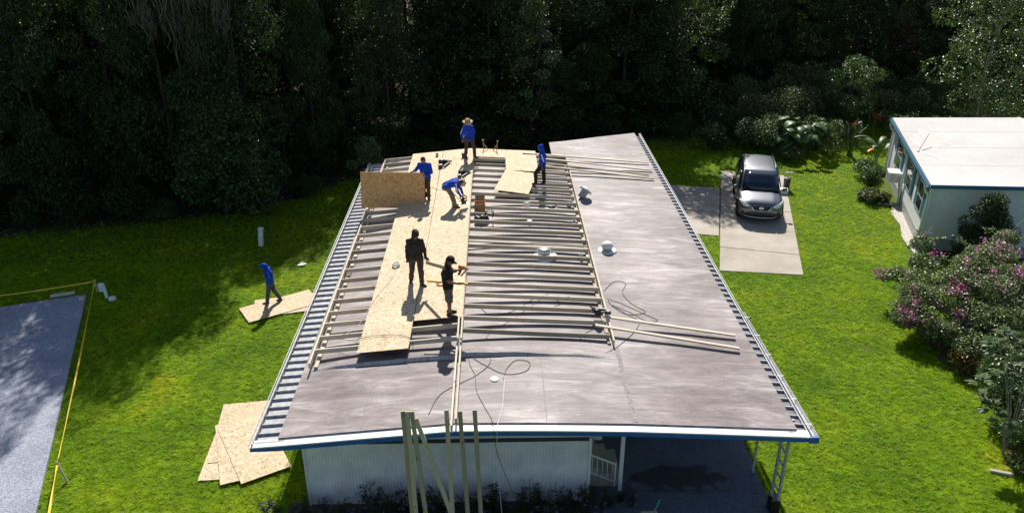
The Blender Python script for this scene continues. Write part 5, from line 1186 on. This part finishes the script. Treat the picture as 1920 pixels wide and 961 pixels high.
# undergrowth along the wood's edge
ub = [bush('undergrowth_bush', 31, 1.3, 1.9, 3800, 0.10, LF_DARK, 'x'), bush('undergrowth_bush', 32, 1.1, 1.4, 3400, 0.09, LF_MID, 'x'), bush('undergrowth_bush', 33, 1.5, 2.5, 4200, 0.11, LF_DARK, 'x')]
n_ = 0; x = -27.0
while x < 34:
    y = np.interp(x, FX, FY) - 0.7 + rr.uniform(-0.7, 0.5)
    lb = 'low dark bush at the foot of the wood on the left' if x < -6 else ('low dark bush at the foot of the wood behind the roof' if x < 9 else 'low dark bush at the foot of the wood on the right')
    gp = 'undergrowth at the edge of the wood'
    if n_ < 3: o = ub[n_]; o.matrix_basis = Matrix.Translation((x, y, 0)); o['label'] = lb; o['group'] = gp
    else: copy_thing(ub[n_ % 3], (x, y, 0), rr.uniform(0, 6.3), rr.uniform(0.7, 1.2), lb, gp)
    n_ += 1; x += rr.uniform(1.3, 2.3)

def place(o, x, y, rz=0, s=1.0): o.matrix_basis = Matrix.Translation((x, y, 0)) @ Matrix.Rotation(rz, 4, 'Z') @ Matrix.Scale(s, 4); return o
place(make_tree('round_tree', 51, 5.0, 2.3, 0.5, 12000, 0.13, LF_BUSH, 'rounded green tree standing forward of the dark wood on the left', nclump=30, taper=0.2), -11.6, 32.0)
mo = make_tree('moss_draped_tree', 57, 12.0, 2.6, 7.6, 11000, 0.15, LF_DARK, 'tall tree draped with long curtains of grey moss on the left', nclump=24)
r_ = random.Random(8); g = MB()
for k in range(300):
    x0 = r_.choice((-1.2, -0.2, 0.3, 0.6, 1.6)) + r_.gauss(0, .28); y0 = -1.6 + r_.gauss(0, .25); z0 = r_.uniform(8.2, 9.6); L_ = r_.uniform(.5, 1.5) * (2.0 if -0.1 < x0 < 0.9 else 1.0)
    w_ = [Vector((x0 * (1 - .07 * t) + r_.gauss(0, .05) + .06 * math.sin(9 * t + x0 * 8), y0 + r_.gauss(0, .05), z0 - L_ * t)) for t in (0, .2, .4, .6, .8, 1)]; g.tube(w_, [.010, .022, .014, .024, .012, .002], 3)
tag(g.build('hanging_moss', MOSS, mo), kind='stuff'); place(mo, -12.3, 33.6)
place(make_tree('sapling', 52, 2.7, 0.8, 1.1, 1500, 0.11, LF_PALE, 'bright green sapling behind the far left roof corner', trunk_r=0.04, nclump=12), -5.55, 33.4)
place(make_tree('pale_leafed_tree', 53, 8.6, 1.2, 1.6, 6500, 0.12, LF_PALE, 'slender pale-leafed tree behind the far roof edge', trunk_r=0.09, nclump=26), 1.9, 39.6)
place(make_tree('vine_covered_tree', 54, 6.0, 0.9, 0.8, 3500, 0.12, LF_OLIVE, 'slim vine-covered tree behind the straw-hatted worker', trunk_r=0.07, nclump=22), -6.2, 38.0)
place(make_tree('tall_pale_tree', 55, 11.5, 3.0, 0.8, 26000, 0.12, LF_PALE, 'tall pale green tree at the upper right corner', nclump=46, bark=BARKP), 27.6, 43.5)
place(make_tree('round_garden_tree', 56, 4.0, 1.55, 0.7, 7000, 0.10, LF_BUSH, 'round vine-draped tree in front of the dark wood on the right', nclump=24, taper=0.1), 20.2, 43.9)
# garden plants behind the car and beside the neighbour house
GB = [(13.9, 40.0, 34, 1.7, 2.1, 6500, 0.10, LF_MID, 'large dark bush behind the parked car'), (15.1, 38.35, 35, 0.75, 0.75, 2600, 0.07, LF_PALE, 'low pale bush at the lawn edge behind the car'),
      (17.0, 39.9, 36, 1.2, 2.0, 4500, 0.10, LF_PALE, 'mid green bush beside the big-leafed plant'), (11.6, 40.6, 37, 1.3, 1.4, 3200, 0.09, LF_MID, 'dark bush at the far end of the shaded lawn'),
      (17.35, 33.9, 38, 0.62, 1.5, 2600, 0.08, LF_BUSH, 'upright bush against the neighbour wall by the air conditioner'), (16.9, 32.6, 39, 0.75, 0.6, 2400, 0.10, LF_OLIVE, 'low spreading bush at the foot of the neighbour wall'),
      (17.9, 35.6, 40, 0.7, 1.1, 2400, 0.08, LF_BUSH, 'bush at the far corner of the neighbour wall'), (22.6, 42.4, 41, 1.3, 1.5, 3400, 0.09, LF_MID, 'dark green bush beyond the white roof'),
      (25.0, 41.6, 42, 1.5, 1.3, 3600, 0.10, LF_PALE, 'pale glossy bush beyond the far edge of the white roof'), (18.4, 42.0, 43, 1.2, 1.2, 3000, 0.09, LF_MID, 'mid green bush behind the red-flowered plants')]
for x, y, sd_, r_, h_, N, lf, lm, lb in GB: place(bush('garden_bush', sd_, r_, h_, N, lf, lm, lb, 'bush', 'garden bushes on the right'), x, y)

# rank growth filling the ground between the garden plants and the wood on the right
wb = [bush('weed_thicket', 131, 1.5, 1.9, 5200, 0.10, LF_MID, 'x'), bush('weed_thicket', 132, 1.3, 2.4, 5200, 0.09, LF_OLIVE, 'x')]
WB = [(12.6, 42.2, 1.0), (14.6, 42.6, 1.2), (16.2, 41.6, 1.0), (16.8, 43.4, 1.2), (18.6, 44.3, 1.1), (14.0, 45.0, 1.3), (16.0, 46.0, 1.3), (18.2, 47.0, 1.4), (20.6, 46.6, 1.3), (22.6, 45.0, 1.1), (24.4, 44.4, 1.2), (22.8, 47.6, 1.4), (25.2, 47.0, 1.4), (27.4, 46.6, 1.3), (12.0, 44.4, 1.1), (20.6, 48.8, 1.4), (10.2, 42.4, 0.8)]
for i, (x, y, s) in enumerate(WB):
    lb = 'leafy thicket between the garden plants and the wood behind the car' if x < 18 else 'leafy thicket between the wood and the white roof'
    gp = 'thickets before the wood on the right'
    if i < 2: o = wb[i]; o.matrix_basis = Matrix.Translation((x, y, 0)) @ Matrix.Scale(s, 4); o['label'] = lb; o['group'] = gp
    else: copy_thing(wb[i % 2], (x, y, 0), rr.uniform(0, 6.3), s * rr.uniform(.85, 1.1), lb, gp)

def blade_leaf(g, p, d, L, W, arch, n=7, mi=0, cup=0.15):
    """one broad leaf as a bent, cupped strip"""
    d = Vector(d).normalized(); side = d.cross(Vector((0, 0, 1))); side = side.normalized() if side.length > 0.05 else Vector((1, 0, 0)); rows = []
    q = Vector(p)
    for i in range(n + 1):
        t = i / n; w = W * math.sin(math.pi * min(1, 0.06 + 0.94 * t)) ** 0.75 * (1 - 0.25 * t) / 2; nm = side.cross(d)
        rows.append([q - side * w + nm * w * cup, q.copy(), q + side * w + nm * w * cup]); q = q + d * L / n
        d = (d + Vector((0, 0, -arch / n))).normalized()
    g.grid(rows, mi)
def broad_plant(name, x, y, label, nl, h, L, W, upright, arch, lm, flower=0, seed=1, stalk=True):
    r = random.Random(seed); e = empty(name, (x, y, 0), label, 'plant', 'broad-leafed plants on the right'); sl = []
    for i in range(nl):
        a = 2.4 * i + r.uniform(-.4, .4); o = Vector((math.cos(a), math.sin(a), 0)); k = r.uniform(0.5, 1.0)
        p = Vector((x, y, 0)) + o * (h * 0.45 * k) * (1 - upright) + Vector((r.gauss(0, .12), r.gauss(0, .12), h * r.uniform(0.45, 1.0)))
        sl.append(([Vector((x + r.gauss(0, .08), y + r.gauss(0, .08), 0)), (p + Vector((x, y, 0))) / 2, p], 0.02, 0.012))
        g = MB(); blade_leaf(g, p, o * (1 - upright * 0.7) + Vector((0, 0, upright * 1.1)), L * r.uniform(.75, 1.1), W * r.uniform(.8, 1.1), arch)
        lf = g.build('leaf', lm, e, True); lf.modifiers.new('t', 'SOLIDIFY').thickness = 0.004
    stems('stems', sl, LF_BIG, e, 5)
    for i in range(flower):
        c = Vector((x + r.gauss(0, .25), y + r.gauss(0, .2), h * r.uniform(1.1, 1.35))); P = np.array(c) + rng.normal(size=(26, 3)) * np.array([.07, .07, .1]); V, F = leaf_arrays(P, 0.13, 0.6, 0.2)
        link(bpy.data.objects.new('flower', np_mesh('flower', V, F, LF_RED)), e)
        MB().tube([(x, y, 0.3), tuple(c)], 0.012, 5).build('flower_stem', LF_BIG, e)
broad_plant('elephant_ear_plant', 15.9, 39.1, 'big-leafed elephant ear plant behind the low pale bush', 30, 1.9, 0.85, 0.62, 0.0, 1.2, LF_BIG, 0, 1)
broad_plant('elephant_ear_plant', 14.8, 39.6, 'smaller big-leafed plant left of the elephant ear clump', 16, 1.6, 0.7, 0.5, 0.0, 1.2, LF_BIG, 0, 2)
broad_plant('canna_plant', 18.45, 38.9, 'upright broad-leafed canna clump at the lawn edge', 26, 1.3, 0.75, 0.26, 0.85, 0.7, LF_PALE, 0, 3)
broad_plant('canna_plant', 21.2, 42.6, 'red-flowered canna clump left of the white roof', 14, 1.0, 0.6, 0.2, 0.85, 0.6, LF_BIG, 2, 4)
broad_plant('canna_plant', 19.5, 40.6, 'small red-flowered canna behind the banana plant', 10, 1.0, 0.55, 0.2, 0.85, 0.6, LF_BIG, 1, 5)
broad_plant('banana_plant', 19.3, 37.7, 'banana plant with long arching leaves at the far corner of the neighbour house', 8, 1.3, 1.4, 0.34, 0.55, 1.3, LF_BIG, 0, 6)
g = MB(); blade_leaf(g, (18.9, 37.3, 0.9), (-0.6, -0.4, 0.1), 0.6, 0.2, 0.5); o = g.build('fallen_leaf', ORANGE, None, True); o.modifiers.new('t', 'SOLIDIFY').thickness = 0.004; tag(o, 'withered orange leaf hanging low by the banana plant', 'leaf')
# clipped dark shrub in front of the neighbour's near wall
place(make_tree('dark_cone_shrub', 61, 2.75, 1.0, 0.25, 16000, 0.07, LF_DARK, 'dark dense cone-shaped shrub in front of the neighbour wall', 'shrub', nclump=40, trunk_r=0.05, taper=0.75), 18.05, 26.15)

# bougainvillea
bg = empty('bougainvillea', (14.7, 19.8, 0), 'large sprawling bougainvillea with magenta flowers on the right lawn', 'bush')
r = random.Random(77); cl = []; ln = []
for (x, y, z, q) in ((12.75, 21.1, 0.75, .45), (13.1, 21.4, 0.95, .55), (13.5, 21.9, 1.1, .6), (13.9, 22.5, 1.3, .6), (14.2, 23.2, 1.6, .5), (14.4, 23.9, 2.0, .38), (14.1, 21.2, 1.3, .65), (14.7, 21.8, 1.6, .7), (15.3, 22.4, 1.8, .65), (15.9, 22.9, 1.9, .6), (16.6, 23.2, 1.9, .6), (17.2, 23.8, 2.2, .4), (15.4, 21.2, 1.6, .7), (16.2, 21.7, 1.7, .7), (14.6, 20.4, 1.1, .65), (15.3, 20.2, 1.2, .65), (16.2, 20.6, 1.3, .7), (13.9, 20.2, 0.8, .55), (13.4, 20.6, 0.7, .5), (13.9, 19.4, 0.7, .5), (14.6, 19.3, 0.8, .55), (15.4, 19.2, 0.9, .6), (13.2, 23.5, 1.0, .3), (13.6, 23.4, 1.1, .35), (17.0, 21.6, 1.8, .7), (14.2, 18.9, 0.6, .4)):
    cl.append((x, y, z, q, q * 0.7)); ln.append(([Vector((14.9 + r.gauss(0, .25), 20.3 + r.gauss(0, .25), 0)), Vector(((14.9 + x) / 2, (20.3 + y) / 2, z * 0.75)), Vector((x, y, z))], 0.035, 0.008))
stems('stems', ln, BARK, bg, 5); P, d = clump_points(cl, 62000, 0.5); P[:, 2] = np.maximum(P[:, 2], 0.05); V, F = leaf_arrays(P, 0.07, 0.68, 0.6, 0.1)
link(bpy.data.objects.new('foliage', np_mesh('foliage', V, F, LF_BOUG)), bg)
SH = []
for k in range(70):
    c = r.choice(cl); a = r.uniform(0, 6.3); p = Vector(c[:3]) + Vector((math.cos(a), math.sin(a), 0.5)) * c[3] * 0.7; L_ = r.uniform(.25, .75); o_ = Vector((math.cos(a), math.sin(a), r.uniform(.3, 1.3))).normalized()
    for j in range(int(60 * L_) + 14):
        t = r.random(); SH.append(tuple(p + o_ * L_ * t - Vector((0, 0, 0.25 * L_ * t * t)) + Vector((r.gauss(0, .045), r.gauss(0, .045), r.gauss(0, .045)))))
V, F = leaf_arrays(np.array(SH), 0.075, 0.65, 0.7, 0.1); link(bpy.data.objects.new('shoot_leaves', np_mesh('shoot_leaves', V, F, LF_BOUG)), bg)['kind'] = 'stuff'
for k in range(8):
    c = r.choice(cl[:14]); a = r.uniform(0, 6.3); p = Vector(c[:3]); q = p + Vector((math.cos(a) * .6, math.sin(a) * .6, r.uniform(.4, .8))); MB().tube(catmull([p, (p + q) / 2 + Vector((0, 0, .12)), q]), 0.008, 4).build('shoot', BARKP, bg)
for (x, y, z) in ((12.62, 21.0, 1.05), (12.85, 20.75, 0.9), (13.0, 21.1, 1.25), (12.7, 20.8, 0.75), (13.25, 21.7, 1.4), (13.65, 21.0, 1.35), (14.05, 21.0, 1.85), (14.15, 20.95, 1.8), (13.9, 20.3, 1.3), (14.0, 20.1, 1.15), (14.3, 23.0, 2.0), (14.55, 22.9, 2.05), (15.3, 21.4, 2.15), (15.0, 22.2, 2.15), (15.5, 22.6, 2.35), (16.0, 22.5, 2.4), (16.0, 21.2, 2.25), (16.5, 22.9, 2.4), (16.8, 21.5, 2.35), (12.9, 23.4, 1.15), (15.9, 22.0, 2.3)):
    n = r.randint(14, 46); P = np.array((x, y, z)) + rng.normal(size=(n, 3)) * 0.10; V, F = leaf_arrays(P, 0.07, 0.8, 0.4); tag(link(bpy.data.objects.new('flower_cluster', np_mesh('flower_cluster', V, F, LF_BRACT)), bg), kind='stuff')
for k in range(46):
    c = r.choice(cl[:19]); a = r.uniform(0, 6.3); q = r.uniform(.4, 1.0); n = r.randint(6, 18)
    P = np.array((c[0] + c[3] * q * math.cos(a), c[1] + c[3] * q * math.sin(a), c[2] + c[4] * (1.08 - 0.45 * q))) + rng.normal(size=(n, 3)) * 0.07; V, F = leaf_arrays(P, 0.065, 0.8, 0.5)
    tag(link(bpy.data.objects.new('flower_cluster', np_mesh('flower_cluster', V, F, LF_PINK)), bg), kind='stuff')
place(bush('croton_bush', 71, 0.85, 2.0, 1500, 0.13, LF_CROT, 'olive and orange leafed croton growing through the bougainvillea', 'bush', None, 12, 0.3), 15.15, 20.7)
place(bush('croton_bush', 72, 0.5, 1.0, 700, 0.12, LF_CROT, 'small olive croton at the front foot of the bougainvillea', 'bush', None, 8, 0.3), 13.75, 19.1)
# fig sapling and shrubs in the lower right corner
fg = empty('fig_sapling', (12.75, 15.5, 0), 'leggy fig with pale bare branches and big lobed leaves at lower right', 'tree')
ends = [(12.35, 16.3, 2.85), (12.75, 16.6, 2.9), (13.0, 16.0, 2.6), (13.3, 16.2, 2.75), (12.1, 15.6, 1.5), (12.3, 15.3, 1.3), (13.45, 15.7, 2.3), (12.55, 16.0, 2.2), (12.05, 16.0, 2.0), (13.6, 16.3, 2.9)]
stems('branches', [([Vector((12.75, 15.5, 0)), Vector((12.72 + (x - 12.75) * .2, 15.55, 0.9)), Vector(((12.75 + x) / 2, (15.5 + y) / 2, z * 0.68)), Vector((x, y, z))], 0.016, 0.008) for x, y, z in ends] + [([Vector((12.75, 15.5, -0.02)), Vector((12.74, 15.52, 0.4)), Vector((12.73, 15.55, 0.85))], 0.035, 0.03)], BARKP, fg, 6)
for x, y, z in ends:
    for k in range(7):
        a = r.uniform(0, 6.3); dv_ = Vector((math.cos(a), math.sin(a), r.uniform(-.1, .5))); p = Vector((x, y, z)) + dv_ * 0.06 - Vector((0, 0, r.uniform(0, .25))); g = MB()
        sd2 = dv_.cross(Vector((0, 0, 1)))
        for o_, L in ((0, 0.30), (0.55, 0.24), (-0.55, 0.24), (1.05, 0.17), (-1.05, 0.17)): blade_leaf(g, p + dv_ * 0.05, dv_ + sd2 * o_, L, 0.095, 0.5, 4)
        g.build('leaf', LF_PALE if k % 3 else LF_BUSH, fg, True)
place(bush('corner_shrub', 81, 1.15, 2.3, 9500, 0.08, LF_BUSH, 'dense green shrub at the right edge behind the fig', 'bush'), 13.95, 16.9)
place(bush('corner_shrub', 82, 0.9, 1.8, 7000, 0.075, LF_BUSH, 'leafy shrub at the lower right edge beside the fig', 'bush'), 13.55, 15.4)
place(bush('corner_shrub', 83, 0.45, 0.7, 1500, 0.06, LF_MID, 'low dark shrub at the foot of the fig', 'bush'), 12.95, 14.75)

# purple-flowered plants in front of the main house
def petunia(seed, h, ns):
    r = random.Random(seed); e = empty('flowering_plant', (0, 0, 0), 'x', 'plant'); ln = []; Ps = []; Ds = []
    for i in range(ns):
        a = r.uniform(0, 6.3); tip = Vector((math.cos(a) * h * .28, math.sin(a) * h * .22, h * r.uniform(.65, 1.1))); ln.append(([Vector((r.gauss(0, .05), r.gauss(0, .04), 0)), tip * 0.5 + Vector((0, 0, .05)), tip], 0.009, 0.004))
        for k in range(26):
            t = r.uniform(.15, 1); b = r.uniform(0, 6.3); Ps.append(tip * t); Ds.append((math.cos(b), math.sin(b), 0.55))
    stems('stems', ln, BARK, e, 4); V, F = leaf_arrays(np.array(Ps), 0.15, 0.16, 0.6, 0.0, dirs=np.array(Ds)); link(bpy.data.objects.new('foliage', np_mesh('foliage', V, F, LF_PET)), e)
    P = np.concatenate([np.array([r.gauss(0, h * .3), r.gauss(0, h * .25), h * r.uniform(.35, .9)]) + rng.normal(size=(7, 3)) * 0.016 for _ in range(5)]); V, F = leaf_arrays(P, 0.045, 0.9, 0.8); tag(link(bpy.data.objects.new('flowers', np_mesh('flowers', V, F, LF_PURP)), e), kind='stuff')
    return e
pp = [petunia(91, 0.75, 8), petunia(92, 0.95, 9), petunia(93, 0.6, 10)]; x = -5.3; n_ = 0
while x < 3.1:
    y = (13.62 if x < 2.0 else 13.9) + rr.uniform(-.28, .22); lb = 'narrow-leafed purple-flowered plant in the bed along the near house wall'; gp = 'flowering plants along the near wall'; s = rr.uniform(.75, 1.1) * (0.7 if x < -3 or x > 2 else 1)
    if n_ < 3: o = pp[n_]; o.matrix_basis = Matrix.Translation((x, y, 0)) @ Matrix.Scale(s, 4); o['label'] = lb; o['group'] = gp
    else: copy_thing(pp[n_ % 3], (x, y, 0), rr.uniform(0, 6.3), s, lb, gp)
    n_ += 1; x += rr.uniform(.14, .30)

# --- lawn grass: tufts instanced on points, uncountable
g = MB(); r = random.Random(3)
for k in range(9):
    a = r.uniform(0, 6.3); b = Vector((r.gauss(0, .022), r.gauss(0, .022), -0.004)); h = r.uniform(.028, .062); o = Vector((math.cos(a), math.sin(a), 0)); s = Vector((-o.y, o.x, 0)) * 0.0065
    m_ = b + o * h * .45 + Vector((0, 0, h * .55)); t = b + o * h * 1.25 + Vector((0, 0, h * .8))
    g.add([b - s, b + s, m_ + s * .9, m_ - s * .9, t], [(0, 1, 2, 3), (3, 2, 4)])
tuft = bpy.data.objects.new('grass_tuft', g.mesh('grass_tuft', GRASS))
def inside(P, poly):
    x, y = P[:, 0], P[:, 1]; c = np.zeros(len(P), bool); n = len(poly)
    for i in range(n):
        (x0, y0), (x1, y1) = poly[i][:2], poly[(i + 1) % n][:2]
        c ^= ((y0 > y) != (y1 > y)) & (x < (x1 - x0) * (y - y0) / (y1 - y0 + 1e-12) + x0)
    return c
pts = []
for (x0, x1, y0, y1, den) in ((-15, -4.2, 12.3, 20, 420), (-19, -4.2, 20, 27, 300), (-22, -4, 27, 37, 130), (6.1, 14, 12.3, 20, 420), (6.1, 17.5, 20, 28, 300), (6.0, 21, 28, 40, 190), (8, 27, 40, 50, 60), (-4.2, 6.1, 33, 40, 60), (14, 18, 18, 27, 260)):
    n = int((x1 - x0) * (y1 - y0) * den); q = np.stack([rng.uniform(x0, x1, n), rng.uniform(y0, y1, n)], 1); pts.append(q)
P = np.concatenate(pts)
for poly in [LSLAB, DRIVE, NHOUSE, [(-4.4, 14), (6.36, 14), (6.36, 34), (2.1, 32), (2.1, 30.4), (-4.4, 30.4)], [(2.1, 10), (6.36, 10), (6.36, 15), (2.1, 15)]] + [BEDS[2]]: P = P[~inside(P, poly)]
for poly, k in ((BEDS[0], .12), (BEDS[1], .35)):
    P = P[~(inside(P, poly) & (rng.uniform(size=len(P)) > k))]
fe = np.array([forest_edge(x) for x in P[:, 0]]); P = P[P[:, 1] < fe + rng.normal(0, .5, len(P))]
wear = np.array([mnoise.noise((p[0] * 1.1, p[1] * 1.1, 2.0)) for p in P]); P = P[wear > -0.64 + 0.1 * rng.normal(size=len(P))]
me = bpy.data.meshes.new('grass'); me.vertices.add(len(P)); me.vertices.foreach_set('co', np.concatenate([P, np.zeros((len(P), 1))], 1).astype(np.float32).ravel()); me.update()
me.materials.append(GRASS)
go = tag(link(bpy.data.objects.new('grass', me)), 'short bright green lawn grass', 'grass', kind='stuff')
ng = bpy.data.node_groups.new('grass_tufts', 'GeometryNodeTree'); ng.interface.new_socket('Geometry', in_out='INPUT', socket_type='NodeSocketGeometry'); ng.interface.new_socket('Geometry', in_out='OUTPUT', socket_type='NodeSocketGeometry')
N = ng.nodes; gi, gout = N.new('NodeGroupInput'), N.new('NodeGroupOutput'); mp = N.new('GeometryNodeMeshToPoints'); io = N.new('GeometryNodeInstanceOnPoints'); oi = N.new('GeometryNodeObjectInfo'); oi.inputs['Object'].default_value = tuft
rv1 = N.new('FunctionNodeRandomValue'); rv1.data_type = 'FLOAT_VECTOR'; rv1.inputs[0].default_value = (-.25, -.25, 0); rv1.inputs[1].default_value = (.25, .25, 6.283)
rv2 = N.new('FunctionNodeRandomValue'); rv2.data_type = 'FLOAT'; rv2.inputs[2].default_value = 0.65; rv2.inputs[3].default_value = 1.35
L = ng.links.new; L(gi.outputs[0], mp.inputs[0]); L(mp.outputs[0], io.inputs['Points']); L(oi.outputs['Geometry'], io.inputs['Instance']); L(rv1.outputs[0], io.inputs['Rotation']); L(rv2.outputs[1], io.inputs['Scale']); L(io.outputs[0], gout.inputs[0])
go.modifiers.new('tufts', 'NODES').node_group = ng
